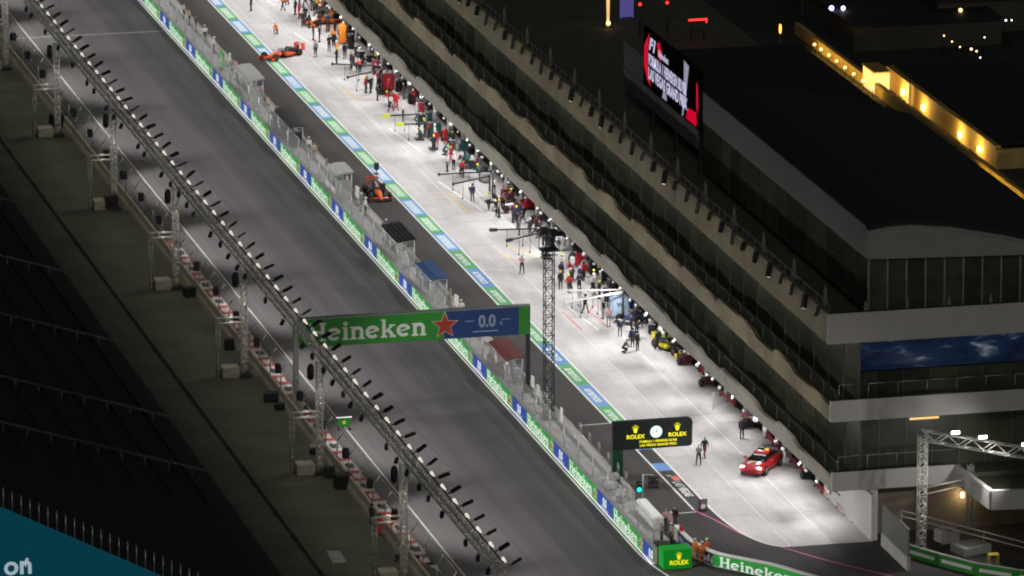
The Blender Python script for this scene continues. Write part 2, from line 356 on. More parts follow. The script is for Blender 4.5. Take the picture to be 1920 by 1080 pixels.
# ================================================================== SETTING
def sheet(name, x0, x1, y0, y1, z, mt, parent=None, kind='structure'):
    mb = MB(); mb.quad((x0, y0, z), (x1, y0, z), (x1, y1, z), (x0, y1, z)); o = mb.build(name, mt, parent)
    if kind and parent is None: o['kind'] = kind
    return o
ground = sheet('ground', -2500, 2500, -1500, 3500, -.03, 'far_ground')
track = sheet('track', -18.0, 0.0, -260, 420, 0.0, ASPH)
pit_lane = sheet('pit_lane', 0.0, 60, -260, 300, .004, ASPH2)
service_road = sheet('service_road', -30.5, -18.0, -260, 420, -.006, 'service_ground')
apron = sheet('pit_apron', 8.55, 18.6, -72, 190, .008, white_paint)
sheet('joint_sealant', 11.0, 18.6, -86.4, -72, .008, white_paint, apron); sheet('joint_sealant', 9.2, 11.0, -80, -72, .008, white_paint, apron)
def pline(name, pts, w_, mt, parent, z):
    """a painted stripe along a polyline"""
    mb = MB(); pts = [Vector((p[0], p[1], 0)) for p in pts]
    L, Rr = [], []
    for i, p in enumerate(pts):
        d = (pts[min(i + 1, len(pts) - 1)] - pts[max(i - 1, 0)]).normalized(); n = Vector((-d.y, d.x, 0)) * (w_ / 2)
        L.append((p.x + n.x, p.y + n.y, z)); Rr.append((p.x - n.x, p.y - n.y, z))
    for i in range(len(pts) - 1): mb.quad(L[i], L[i + 1], Rr[i + 1], Rr[i])
    return mb.build(name, mt, parent)
def smooth_pts(pts, n=6):
    pts = [Vector((p[0], p[1])) for p in pts]; out = []
    for i in range(len(pts) - 1):
        p0, p1, p2, p3 = pts[max(i - 1, 0)], pts[i], pts[i + 1], pts[min(i + 2, len(pts) - 1)]
        for k in range(n):
            t = k / n; out.append(.5 * ((2 * p1) + (p2 - p0) * t + (2 * p0 - 5 * p1 + 4 * p2 - p3) * t * t + (3 * p1 - p0 - 3 * p2 + p3) * t ** 3))
    out.append(pts[-1]); return out
# concrete slabs of the pit apron
XS = (8.55, 11.85, 15.2, 18.6); JN = .07
def slab(poly):
    mb = MB(); z0, z1 = .010, .022; n = len(poly)
    mb.poly([(x, y, z1) for x, y in poly])
    for i in range(n):
        (a, b), (c, d) = poly[i], poly[(i + 1) % n]; mb.quad((a, b, z0), (c, d, z0), (c, d, z1), (a, b, z1))
    return mb.build('concrete_slab', PALE, apron)
CURVE = smooth_pts([(8.55, -71.8), (8.55, -74.2), (8.7, -78.1), (9.15, -82), (10, -84.8), (10.9, -86.1), (11.85, -86.45)], 4)
row = -86.6
first = True
while row < 185:
    y0, y1 = row + JN / 2, row + 9.1 - JN / 2
    for c in range(3):
        x0, x1 = XS[c] + (JN / 2 if c else 0), XS[c + 1] - JN / 2
        if c == 0 and row < -70:
            lo = [(p.x, p.y) for p in CURVE if y0 <= p.y <= y1]
            def at_y(yq):
                for p, q in zip(CURVE[:-1], CURVE[1:]):
                    if p.y >= yq >= q.y: return p.x + (q.x - p.x) * (p.y - yq) / max(p.y - q.y, 1e-6)
                return 8.55
            if row < -80: poly = [(at_y(y1), y1)] + lo + [(x1, -86.45), (x1, y1)]
            else: poly = [(8.55, y1)] + lo + [(at_y(y0), y0), (x1, y0), (x1, y1)]
            slab(poly)
        else: slab([(x0, y0), (x1, y0), (x1, y1), (x0, y1)])
    row += 9.1
# painted lines
pline('painted_line', [(7.1, 200), (7.1, -74.8)], .16, 'white_paint', pit_lane, .012)
pline('painted_line', [(8.5, 200), (8.5, -70)] + [(p.x - .06, p.y) for p in CURVE[2:]] + [], .18, 'white_paint', pit_lane, .026)
pline('painted_line', [P(1245, 965)[:2], P(1305, 960)[:2]], .14, 'white_paint', pit_lane, .012)
pline('painted_line', [P(1088, 798)[:2], P(1152, 793)[:2]], .12, 'white_paint', pit_lane, .012)
pline('painted_line', smooth_pts([P(*p)[:2] for p in [(1302, 957), (1340, 975), (1400, 1005), (1470, 1027), (1547, 1050), (1665, 1079), (1760, 1100)]]), .15, 'pink_paint', pit_lane, .016)
pline('painted_line', [(-14.8, 250), (-14.8, -200)], .09, 'kerb_white', track, .004)
pline('painted_line', [(-.22, 300), (-.22, -84)] + [(p[0], p[1]) for p in smooth_pts([(-.2, -86), (.1, -89.5), (.7, -93), (1.8, -97), (3.6, -102)])], .17, 'white_paint', track, .005)
pline('painted_line', [(-18, 112), (0, 112)], .18, 'walkway', track, .004)
WL = [((822, 341), (907, 397)), ((552, 62), (590, 87)), ((729, 241), (788, 284)), ((1063, 574), (1123, 620)), ((500, 0), (517, 10)), ((752, 275), (768, 287)), ((552, 80), (570, 92)), ((890, 365), (905, 382))]
for a, b in WL: pline('painted_line', [P(*a)[:2], P(*b)[:2]], .17 if abs(a[0] - b[0]) > 30 else .1, 'white_paint', apron, .026)
for pl in ([(807, 360), (845, 364), (862, 372)], [(817, 369), (845, 373), (882, 399)], [(932, 472), (970, 492)], [(945, 460), (1020, 487)], [(642, 166), (667, 187)], [(670, 185), (715, 184)], [(870, 358), (890, 357)], [(981, 468), (996, 466)]):
    pline('painted_line', [P(*p)[:2] for p in pl], .15, 'yellow_paint', apron, .027)
for pl in ([(1042, 586), (1055, 586), (1092, 620)], [(1115, 572), (1104, 585), (1142, 615)]):
    pline('painted_line', [P(*p)[:2] for p in pl], .13, 'red_paint', apron, .027)
# cable trench across the apron
pline('trench_cover', [P(1297, 780)[:2], P(1392, 771)[:2]], .16, 'walkway', apron, .026)
# painted sponsor strip between the fast lane and the apron
STRIP_Y0 = P(1125, 762).y
PN = 6.9
k = -4
while True:
    yb = STRIP_Y0 + k * PN                       # near edge of a panel pair boundary
    k += 1
    if yb > 175: break
    if yb < -61.5: continue
    green = (k % 2 == 0)
    mb = MB(); z = .013
    mb.quad((7.2, yb, z), (8.4, yb, z), (8.4, yb + PN, z), (7.2, yb + PN, z)); pan = mb.build('painted_panel', 'strip_green' if green else 'strip_blue', pit_lane)
    mb = MB(); a0, a1, b0, b1 = 7.36, 8.24, yb + .75, yb + PN - .75
    mb.quad((a0, b0, z + .003), (a1, b0, z + .003), (a1, b1, z + .003), (a0, b1, z + .003))
    mb.build('panel_field', 'strip_green_light' if green else 'strip_blue_light', pan) if yb > 6 else None
    text('lettering', 'aramco', (7.52, yb + PN / 2, z + .006), (0, -1, 0), (1, 0, 0), 1.12, 'white_paint', pan, bold=.018, align='CENTER', sx=1.3)
lowest = STRIP_Y0 - PN * 2
mb = MB(); mb.quad((7.2, -63.3, .0125), (8.4, -63.3, .0125), (8.4, -61, .0125), (7.2, -61, .0125)); mb.build('painted_panel', 'strip_blue', pit_lane)
mb = MB(); mb.poly([(7.2, -74.7, .0125), (7.9, -75.6, .0125), (8.4, -74.5, .0125), (8.4, -63.32, .0125), (7.2, -63.32, .0125)]); blk = mb.build('painted_panel', 'black_paint', pit_lane)
mb = MB(); mb.quad((7.75, -66.3, .017), (8.3, -66.3, .017), (8.3, -64.9, .017), (7.75, -64.9, .017)); mb.build('red_block', 'red_paint', blk)
text('lettering', 'F1', (7.5, -64.5, .02), (0, -1, 0), (1, 0, 0), .5, 'white_paint', blk, bold=.02, shear=.3)
text('lettering', 'LAS VEGAS', (7.5, -66.6, .02), (0, -1, 0), (1, 0, 0), .95, 'white_paint', blk, bold=.03, sx=.95)
# red and white painted verge along the barrier
vy = 22.0; i = 0
while vy > -82:
    mb = MB(); L_ = 3.05; mb.quad((-17.4, vy - L_, .006), (-16.35, vy - L_, .006), (-16.35, vy, .006), (-17.4, vy, .006))
    vp = mb.build('verge_panel', 'kerb_red' if i % 2 == 0 else 'kerb_white', track)
    mk = MB(); dk = 'kerb_white' if i % 2 == 0 else 'black_paint'
    mk.poly([(-17.05 + .28 * math.cos(a) + .1, vy - L_ / 2 + .8 * math.sin(a), .010) for a in [2 * math.pi * q / 14 for q in range(14)]])
    mk.poly([(-16.65, vy - L_ * .25, .0105), (-16.45, vy - L_ * .25, .0105), (-16.55, vy - L_ * .75, .0105), (-16.75, vy - L_ * .75, .0105)])
    mk.build('emblem', dk, vp); vy -= L_; i += 1
mb = MB(); mb.poly([(-17.4, -82.1, .006), (-16.35, -82.1, .006), (-16.35, -87, .006)]); mb.build('verge_panel', 'kerb_white', track)

# ================================================================== PIT WALL
YN, YF = -88.6, 158.0
pw = tag(empty('pit_wall', (0, 0, 0)), 'long low pit wall carrying green and blue beer advertising panels beside the track', 'wall')
mb = MB(); mb.box((.24, (YN + YF) / 2, .65), (.36, YF - YN, 1.3)); mb.build('wall_core', 'wall_concrete', pw)
mb = MB(); mb.box((.03, (YN + YF) / 2, .06), (.04, YF - YN, .12)); mb.build('plinth', 'led_strip', pw)
mb = MB(); mb.box((.24, (YN + YF) / 2, 1.325), (.4, YF - YN, .04)); mb.build('coping', 'galvanised', pw)
U, V = (0, -1, 0), (0, 0, 1)
def ad_panel(y1, y0, mt):
    y0 = max(y0, YN + .05)
    mb = MB(); mb.box((.03, (y0 + y1) / 2, .71), (.05, y1 - y0 - .05, 1.16)); return mb.build('advertising_panel', mt, pw)
PER = 14.45
for k in range(-6, 11):
    ys = 1.1 + PER * k
    g = ad_panel(ys + 9.2, ys - .3, 'ad_green')
    if ys + 9.2 - YN > 8:
        word('lettering', (-.002, ys + 8.75, .27), U, V, 1.0, 7.6, 'ad_white', g)
        st = flat_poly('star', star_pts(.62), (-.0005, ys + .35, .75), U, V, 'ad_white', g)
        flat_poly('star', star_pts(.5), (-.004, ys + .35, .75), U, V, 'ad_red', g)
    if ys - .3 - YN > 1.5:
        b = ad_panel(ys - .3, ys - 5.2, 'ad_blue')
        text('lettering', '0.0', (-.002, ys - 2.7, .48), U, V, .95, 'ad_white', b, bold=.04, align='CENTER')
        mb = MB(); mb.quad((-.003, ys - 1.6, .26), (-.003, ys - 3.8, .26), (-.003, ys - 3.8, .33), (-.003, ys - 1.6, .33)); mb.build('underline', 'ad_white', b)
# translucent debris fence on the pit wall
df = tag(empty('debris_fence', (0, 0, 0)), 'tall grey translucent debris fence with thin posts standing on the pit wall', 'fence')
post_me = None; y = YN + 1; n = 0
while y < YF:
    if post_me is None:
        mb = MB(); mb.tube((.42, 0, 1.3), (.42, 0, 3.15), .045, seg=6); mb.tube((.42, 0, 3.15), (.15, 0, 3.4), .04, seg=6); po = mb.build('post', 'galvanised', df); post_me = po
        mb = MB(); mb.quad((.42, .06, 1.36), (.42, 4.74, 1.36), (.42, 4.74, 3.12), (.42, .06, 3.12)); pm = mb.build('mesh_panel', 'fence_mesh', df)
        po.location.y = y; pm.location.y = y
        mb = MB(); mb.tube((.42, .06, 3.15), (.42, 4.74, 3.15), .022, seg=5); cb = mb.build('top_cable', 'galvanised', df); cb.location.y = y
    else:
        inst(po, 'post', df, (0, y, 0)); inst(pm, 'mesh_panel', df, (0, y, 0)); inst(cb, 'top_cable', df, (0, y, 0))
    y += 4.8
# walkway behind the wall and its inner rail wall
ww = MB(); ww.box((1.62, (YN + 5 + YF) / 2, .15), (2.36, YF - YN - 5, .3)); tag(ww.build('walkway', 'walkway'), kind='structure')
iw = tag(empty('inner_wall', (0, 0, 0)), 'low grey inner wall between the pit wall walkway and the dark fast lane', 'wall')
mb = MB(); mb.box((2.9, (-72 + YF) / 2, .5), (.18, YF + 72, 1.0)); mb.build('wall_core', 'wall_concrete', iw)
mb = MB(); mb.tube((2.9, -72, 1.06), (2.9, YF, 1.06), .04, seg=6); mb.build('handrail', 'galvanised', iw)
# guard hoops on the inner wall
hy = [P(px, py, 1.5).y for px, py in [(1083, 818), (1100, 828), (1118, 843), (1132, 860), (1145, 874)]]
mb = MB(); mb.path([(2.9, -.24, 1.1), (2.9, -.24, 1.95), (2.9, .24, 1.95), (2.9, .24, 1.1)], .03, seg=6); hoop = None
for i, y in enumerate([-29, -31.5, -43.2, -45.3, -54.5, -57.6, -60.7, -63.8, -66.9, -69.5]):
    if hoop is None: hoop = mb.build('guard_hoop', 'galvanised'); hoop.location.y = y; o = hoop
    else: o = inst(hoop, 'guard_hoop', None, (0, y, 0))
    tag(o, 'slim grey tubular hoop standing on the inner pit wall beside the fast lane', 'hoop', 'guard hoops along the inner pit wall')

# ================================================================== LEFT SIDE
lb = tag(empty('concrete_barrier', (0, 0, 0)), 'long beige concrete barrier of butted blocks along the left edge of the track', 'barrier')
blk0 = None; y = -150.0
while y < 170:
    if blk0 is None:
        mb = MB(); prof = [(-18.55, 0), (-18.0, 0), (-18.05, .3), (-18.14, .5), (-18.18, 1.1), (-18.37, 1.1), (-18.41, .5), (-18.5, .3)]
        mb.loft([[(a, 0, b) for a, b in prof], [(a, 4.74, b) for a, b in prof]], smooth=False); blk0 = mb.build('barrier_block', 'barrier_concrete', lb); blk0.location.y = y
    else: inst(blk0, 'barrier_block', lb, (0, y, 0))
    y += 4.8
cf = tag(empty('catch_fence', (0, 0, 0)), 'thin see-through catch fence with leaning posts above the left concrete barrier', 'fence')
cp = None; y = 1.5 - 9 * 11
while y < 160:
    if cp is None:
        mb = MB(); mb.tube((-18.2, 0, 1.1), (-18.1, 0, 2.6), .05, seg=6); mb.tube((-18.1, 0, 2.6), (-17.6, 0, 3.3), .045, seg=6); cp = mb.build('post', 'galvanised', cf); cp.location.y = y
        mb = MB(); mb.quad((-18.18, .05, 1.2), (-18.18, 8.95, 1.2), (-18.09, 8.95, 2.6), (-18.09, .05, 2.6)); mb.quad((-18.09, .05, 2.6), (-18.09, 8.95, 2.6), (-17.6, 8.95, 3.3), (-17.6, .05, 3.3)); cm = mb.build('mesh_panel', 'catch_mesh', cf); cm.location.y = y
        mb = MB()
        for a, z in ((-18.15, 1.7), (-18.11, 2.3), (-17.6, 3.3)): mb.tube((a, .05, z), (a, 8.95, z), .018, seg=5)
        cc = mb.build('cables', 'galvanised', cf); cc.location.y = y
    else: inst(cp, 'post', cf, (0, y, 0)); inst(cm, 'mesh_panel', cf, (0, y, 0)); inst(cc, 'cables', cf, (0, y, 0))
    y += 9
y = 1.5 - 9 * 11 + 4.5
while y < 160: inst(cp, 'post', cf, (0, y, 0)); y += 9
# small black loudspeakers on the fence posts
sp = None; y = 1.5 - 9 * 9
while y < 120:
    if sp is None:
        sp = empty('loudspeaker'); mb = MB(); mb.box((0, 0, 0), (.5, .55, .8)); mb.build('cabinet', 'black_plastic', sp, bevel=.04)
        mb = MB(); mb.tube((.16, 0, .1), (-.05, 0, .1), .04, seg=6); mb.build('bracket', 'dark_steel', sp)
        mb = MB(); mb.lathe([(.0, 0), (.17, .0), (.19, -.03), (.0, -.03)], (.24, 0, -.1), (1, 0, 0), 14); mb.build('cone', 'dark_steel', sp); o = sp
    else: o = copy_tree(sp)
    o.location = (-18.42, y, 2.75); o.rotation_euler.z = random.uniform(-.3, .3)
    tag(o, 'small black box loudspeaker clamped to a catch fence post on the left', 'speaker', 'loudspeakers on the left catch fence'); y += 9

# ---- lighting masts and truss
MY = [-88, -57, -26, 5, 36, 67, 98, 129]
MX, TZ = -19.6, 9.8
def lattice(mb, x, y, z0, z1, w_, d_, step, r=.03):
    for a in (-1, 1):
        for b in (-1, 1): mb.tube((x + a * w_, y + b * d_, z0), (x + a * w_, y + b * d_, z1), r * 1.4, seg=6)
    z = z0; f = 1
    while z < z1 - .05:
        z2 = min(z + step, z1)
        for b in (-1, 1):
            mb.tube((x - w_, y + b * d_, z), (x + w_, y + b * d_, z), r * 1.25, seg=5)
            mb.tube((x - f * w_, y + b * d_, z), (x + f * w_, y + b * d_, z2), r, seg=5)
        for a in (-1, 1): mb.tube((x + a * w_, y - f * d_, z), (x + a * w_, y + f * d_, z2), r, seg=5)
        z = z2; f = -f
names_m = ['nearest lattice light mast, beside the men in red overalls', 'lattice light mast just in front of the beer gantry left post', 'lattice light mast in mid picture left of the beer gantry',
           'lattice light mast beside the far end of the red and white verge', 'lattice light mast above the start of the red and white verge', 'lattice light mast third from the far end of the row', 'lattice light mast second from the far end of the row', 'farthest lattice light mast at the top left']
m0 = None
for i, y in enumerate(MY):
    if m0 is None:
        m0 = empty('light_mast'); mb = MB(); lattice(mb, 0, 0, .25, TZ - .5, .24, .24, .52); mb.build('lattice_column', 'aluminium', m0)
        mb = MB(); lattice(mb, -2.3, 0, .25, 5.2, .16, .16, .6, .022); mb.build('rear_column', 'galvanised', m0)
        mb = MB()
        for z in (4.7, 5.15): mb.tube((-2.3, -.15, z), (0, -.15, z), .05, seg=6); mb.tube((-2.3, .15, z), (0, .15, z), .05, seg=6)
        mb.build('cross_brace', 'aluminium', m0)
        mb = MB(); mb.tube((-1.2, 0, 1.0), (0, 0, 4.6), .04, seg=6); mb.tube((0, 0, TZ - 2.4), (1.0, .0, TZ - .4), .04, seg=6); mb.build('stay', 'galvanised', m0)
        mb = MB(); mb.box((-1.3, -.1, .45), (1.5, 1.5, .9)); mb.build('ballast_block', 'barrier_concrete', m0, bevel=.05)
        mb = MB(); mb.box((-.1, 0, .14), (1.1, 2.2, .28)); mb.build('base_plate', 'dark_steel', m0)
        mb = MB(); mb.lathe([(.0, 0), (.2, .0), (.29, .25), (.29, 1.0), (.16, 1.3), (0, 1.3)], (-.6, .5, TZ - 2.1), (0, 0, 1), 14); mb.build('chain_bag', 'black_plastic', m0)
        o = m0
    else: o = copy_tree(m0)
    o.location = (MX, y, 0); tag(o, names_m[i], 'mast', 'light masts along the left barrier')
tr0 = None
names_t = ['nearest span of lighting truss at the bottom of the picture', 'span of lighting truss between the two nearest light masts', 'span of lighting truss crossing in front of the beer gantry', 'span of lighting truss just above and left of the beer gantry', 'middle span of lighting truss over the red and white verge', 'span of lighting truss beyond the middle of the left barrier', 'span of lighting truss near the top left', 'last far span of lighting truss at the top left', 'farthest span of lighting truss reaching the upper picture edge']
for i, y in enumerate([-119] + MY):
    if tr0 is None:
        tr0 = empty('lighting_truss'); W2 = .32
        for nm, a, b in (('chord', -1, -1), ('chord', 1, -1), ('chord', -1, 1), ('chord', 1, 1)):
            mb = MB(); mb.tube((a * W2, 0.02, b * W2), (a * W2, 30.98, b * W2), .06, seg=6); mb.build(nm, 'aluminium', tr0)
        mb = MB(); n = 24; st = 31 / n
        for q in range(n):
            y0, y1 = q * st, (q + 1) * st; f = 1 if q % 2 else -1
            for a in (-1, 1):
                mb.tube((a * W2, y0, -f * W2), (a * W2, y1, f * W2), .03, seg=5); mb.tube((a * W2, y0, -W2), (a * W2, y0, W2), .03, seg=5)
            for b in (-1, 1):
                mb.tube((-f * W2, y0, b * W2), (f * W2, y1, b * W2), .032, seg=5); mb.tube((-W2, y0, b * W2), (W2, y0, b * W2), .03, seg=5)
        tag(mb.build('lattice', 'aluminium', tr0), kind='stuff')
        for q in range(8):
            mb = MB(); yy = q * 3.875 + .55; mb.tube((W2 + .1, yy, W2 + .16), (W2 + .1, yy + .95 + .15 * (q % 3), W2 + .16), .05, .13, seg=8); mb.build('light_bar', 'tube_lit', tr0)
        mb = MB(); mb.tube((.1, .1, .62), (.1, 30.9, .62), .05, seg=6); mb.build('cable_loom', 'black_rubber', tr0)
        o = tr0
    else: o = copy_tree(tr0)
    o.location = (-19.25, y, TZ); tag(o, names_t[i], 'truss', 'lighting truss spans along the left')
# truss floodlights: outboard over the track and inboard underneath
def flood_proto(sgn):
    e = empty('floodlight')
    mb = MB(); mb.box((0, 0, 0), (1.0, .5, .16), M4=Matrix.Rotation(R(-24 * sgn), 3, 'Y')); mb.build('lamp_housing', 'black_plastic', e, bevel=.03)
    mb = MB(); mb.tube((-.75 * sgn, 0, -.3), (-.1 * sgn, 0, -.02), .045, seg=6); mb.tube((0, -.36, .0), (0, .36, .0), .03, seg=6); mb.build('yoke', 'dark_steel', e)
    mb = MB(); q = Matrix.Rotation(R(-24 * sgn), 3, 'Y'); c = q @ Vector((0, 0, -.0715)); mb.box(c, (.8, .34, .02), M4=q); mb.build('lens', 'lamp_face', e)
    mb = MB()
    for f in range(5): c = q @ Vector((-.36 + .18 * f, 0, .11)); mb.box(c, (.02, .44, .07), M4=q)
    mb.build('cooling_fins', 'black_plastic', e)
    return e
fa = flood_proto(1); n = 0; first = True
y = -119 + .3
LIT = []
while y < 158:
    o = fa if first else copy_tree(fa); first = False
    o.location = (-18.1, y, TZ + .55); o.rotation_euler = (random.uniform(-.2, .2), random.uniform(-.1, .15), random.uniform(-.3, .3)); o.scale = (random.uniform(.75, .95), .9, 1); tag(o, 'black floodlight head reaching out from the left lighting truss over the track', 'floodlight', 'floodlights on the track side of the left truss')
    if n % 3 == 1: LIT.append(y)
    n += 1; y += 3.875
fb = None; y = -119 + 2.2
while y < 158:
    if fb is None:
        fb = empty('hanging_lamp'); mb = MB(); mb.box((0, 0, -.5), (.36, .34, .66)); mb.build('lamp_housing', 'black_plastic', fb, bevel=.08)
        mb = MB(); mb.tube((0, 0, -.25), (0, 0, .02), .04, seg=6); mb.build('hanger', 'dark_steel', fb); o = fb
    else: o = copy_tree(fb)
    o.location = (-19.62, y + random.uniform(-.5, .5), TZ - .33); o.rotation_euler = (random.uniform(-.2, .2), random.uniform(0, .5), random.uniform(-.4, .4)); o.scale = (.85,) * 3; tag(o, 'black lamp housing hanging below the inner side of the left truss', 'lamp', 'lamp housings under the left truss'); y += random.choice((3.875, 3.875, 7.75))
for i, y in enumerate(LIT):
    spot('floodlight_beam', (-17.55, y, TZ + .35), (-1.0 if i % 2 else -9.0, y + (6 if i % 2 else -4), 0), FLOOD_L, 118 if i % 2 else 82, radius=.45)

for i in range(32):
    spot('hanging_lamp_beam', (-20.0, -110 + 7.75 * i, TZ - 1.35), (-19.6, -110 + 7.75 * i, 0), ROAD_W, 132, radius=.4, color=(1, .93, .8), blend=1.0)
# flight cases and crates along the service road
cases = [((355, 556), 1.0, .9, 'black flight case beside the mast at the start of the verge'), ((430, 655), .9, 1.0, 'tall black flight case on the ballast left of the barrier'), ((508, 752), 1.2, .8, 'low black flight case left of the beer gantry post'), ((524, 768), .8, .6, 'small dark crate beside the low flight case by the gantry post'),
         ((642, 915), 1.25, 1.2, 'large black flight case below the gantry post against the barrier'), ((618, 895), .9, .9, 'dark case tucked between mast base and the large flight case'), ((110, 235), 1.6, 1.2, 'big dark flight case at the upper left under the masts'), ((208, 392), 1.2, 1.4, 'black flight case at the foot of an upper left mast'), ((590, 850), .9, .7, 'dark case behind the gantry post with beige lid')]
for (px, py), s_, h, lab in cases:
    e = tag(empty('flight_case', P(px, py), random.uniform(-.3, .3)), lab, 'case')
    mb = MB(); mb.box((0, 0, .12 + (h - .3) / 2), (s_, s_ * .8, h - .3)); mb.build('body', 'black_plastic', e, bevel=.03)
    mb = MB(); mb.box((0, 0, h - .09), (s_ * 1.02, s_ * .82, .14)); mb.build('lid', 'dark_steel' if 'beige' not in lab else 'barrier_concrete', e, bevel=.03)
    for a in (-1, 1):
        for b in (-1, 1): mb = MB(); mb.lathe([(0, -.03), (.06, -.03), (.06, .03), (0, .03)], (a * s_ * .38, b * s_ * .3, .06), (1, 0, 0), 8); mb.build('castor', 'black_rubber', e)
# pale drain cover on the service road
mb = MB(); c = [P(*p, z=.0) for p in [(612, 1033), (637, 1032), (650, 1054), (625, 1056)]]
mb.poly([(p.x, p.y, .0) for p in c]); mb.build('access_cover', 'walkway', service_road)
# kerb rail at the foot of the grandstand
mb = MB(); mb.box((-25.35, 80, .14), (.28, 420, .28)); tag(mb.build('kerb', 'service_ground'), kind='structure')
# ================================================================== GANTRIES AND SIGNS
e = tag(empty('sign_gantry', (-7.4, -38, 0)), 'green and blue beer advertising gantry spanning the track on two posts', 'gantry')
x0, x1, zb, zt = -9.95, 9.95, 5.4, 7.85           # local to the gantry centre
mb = MB(); mb.box((9.85, 0, zt / 2 - .04), (.34, .34, zt - .08)); mb.build('post', 'dark_steel', e)
mb = MB(); mb.box((-10.2, 0, zt / 2 - .04), (.42, .42, zt - .08)); mb.build('post', 'galvanised', e)
mb = MB(); mb.box((0, .05, (zb + zt) / 2), (x1 - x0, .5, zt - zb)); mb.build('sign_body', 'mono_black', e)
mb = MB(); mb.box((0, .0, zt + .04), (x1 - x0 + .1, .66, .08)); mb.build('top_rail', 'galvanised', e)
xs = 2.55
mb = MB(); mb.box(((x0 + xs) / 2, -.23, (zb + zt) / 2), (xs - x0, .06, zt - zb - .06)); gp = mb.build('green_face', 'sign_green', e)
mb = MB(); mb.box(((xs + 9.0) / 2, -.23, (zb + zt) / 2), (9.0 - xs, .06, zt - zb - .06)); bp_ = mb.build('blue_face', 'sign_blue', e)
mb = MB(); mb.box((9.46, -.23, (zb + zt) / 2), (.9, .06, zt - zb - .06)); mb.build('green_face', 'sign_green', e)
X, Z = (1, 0, 0), (0, 0, 1)
word('lettering', (-9.1, -.266, zb + .48), X, Z, 1.6, 10.2, 'sign_white', gp)
flat_poly('star', star_pts(1.24), (2.6, -.275, 6.62), X, Z, 'star_edge', gp); flat_poly('star', star_pts(1.12), (2.6, -.279, 6.62), X, Z, 'sign_red', gp)
text('lettering', '0.0', (6.25, -.266, 6.3), X, Z, 1.45, 'sign_grey', bp_, bold=.03, align='CENTER', sx=.85)
text('lettering', '%', (7.3, -.266, 6.35), X, Z, .5, 'sign_grey', bp_, bold=.0)
mb = MB(); mb.box((4.75, -.265, 6.85), (.8, .012, .07)); mb.build('rule', 'sign_grey', bp_)
mb = MB(); mb.box((7.9, -.265, 6.85), (.8, .012, .07)); mb.build('rule', 'sign_grey', bp_)
mb = MB(); mb.box((6.1, -.265, 5.9), (2.2, .012, .1)); mb.build('rule', 'sign_grey', bp_)
mb = MB(); mb.box((-10.2, -.1, .5), (1.0, 1.2, 1.0)); mb.build('footing', 'barrier_concrete', e, bevel=.05)
mb = MB(); mb.box((9.85, 0, .35), (.7, .9, .5)); mb.build('footing', 'dark_steel', e)

def crown(parent, o, s, mt):
    pts = [(-.5, .55), (-.36, .15), (-.22, -.42), (.22, -.42), (.36, .15), (.5, .55), (.27, .22), (.25, .75), (.1, .26), (0, .85), (-.1, .26), (-.25, .75), (-.27, .22)]
    flat_poly('crown_emblem', [(a * s, b * s) for a, b in pts], o, X, Z, mt, parent)
    mb = MB()
    for a, b in ((-.5, .6), (-.25, .8), (0, .92), (.25, .8), (.5, .6)): mb.poly([(a * s + .09 * s * math.cos(t), 0, b * s + .09 * s * math.sin(t)) for t in [2 * math.pi * q / 10 for q in range(10)]])
    ob = mb.build('crown_pearls', mt, parent); ob.location = Vector(o) + Vector((0, -.004, 0))
e = tag(empty('clock_gantry', (2.95, -66, 0)), 'dark green clock signboard on one post above the pit exit with yellow lettering', 'sign')
mb = MB(); mb.box((.1, 0, 1.5), (.86, .5, 3.0)); mb.build('post', 'rolex_green', e)
mb = MB(); zb, zt, xl, xr, ch = 2.85, 5.2, -.33, 6.3, .3
prof = [(xl, zb), (xr - ch, zb), (xr - .08, zb + .08), (xr, zb + ch), (xr, zt - ch), (xr - .08, zt - .08), (xr - ch, zt), (xl + .15, zt), (xl, zt - .15)]
mb.loft([[(a, -.26, b) for a, b in prof], [(a, .26, b) for a, b in prof]], smooth=False); bd = mb.build('signboard', 'rolex_black', e)
mb = MB(); mb.poly([(3.28 + .5 * math.cos(t), -.268, 4.22 + .5 * math.sin(t)) for t in [2 * math.pi * q / 28 for q in range(28)]]); ck = mb.build('clock_face', 'clock_white', bd)
mb = MB(); mb.box((3.28, -.275, 4.36), (.05, .006, .3)); mb.box((3.36, -.277, 4.24), (.2, .006, .05)); mb.build('clock_hands', 'rolex_black', ck)
for cx in (1.55, 5.05):
    crown(bd, (cx, -.266, 4.42), .46, 'rolex_yellow'); text('lettering', 'ROLEX', (cx, -.266, 3.75), X, Z, .46, 'rolex_yellow', bd, bold=.025, align='CENTER', sx=1.05)
text('lettering', 'FORMULA 1 HEINEKEN SILVER', (3.45, -.266, 3.37), X, Z, .26, 'rolex_yellow', bd, bold=.02, align='CENTER', sx=.9)
text('lettering', 'LAS VEGAS GRAND PRIX', (3.45, -.266, 3.05), X, Z, .28, 'rolex_yellow', bd, bold=.02, align='CENTER', sx=1.0)
e = tag(empty('trackside_board', P(645, 806)), 'small green board with pale top edge standing at the left side of the track', 'board')
mb = MB(); mb.box((0, 0, .62), (1.05, .12, .75)); mb.build('panel', 'sign_green', e, bevel=.02); mb = MB(); mb.box((0, 0, 1.07), (1.3, .16, .06)); mb.build('top_edge', 'board_white', e)
mb = MB(); mb.poly([(.16 * math.cos(t), -.066, .66 + .16 * math.sin(t)) for t in [2 * math.pi * q / 12 for q in range(12)]]); mb.build('emblem', 'yellow_paint', e)
for a in (-.5, .5): mb = MB(); mb.box((a, 0, .1), (.08, .5, .2)); mb.build('foot', 'dark_steel', e)
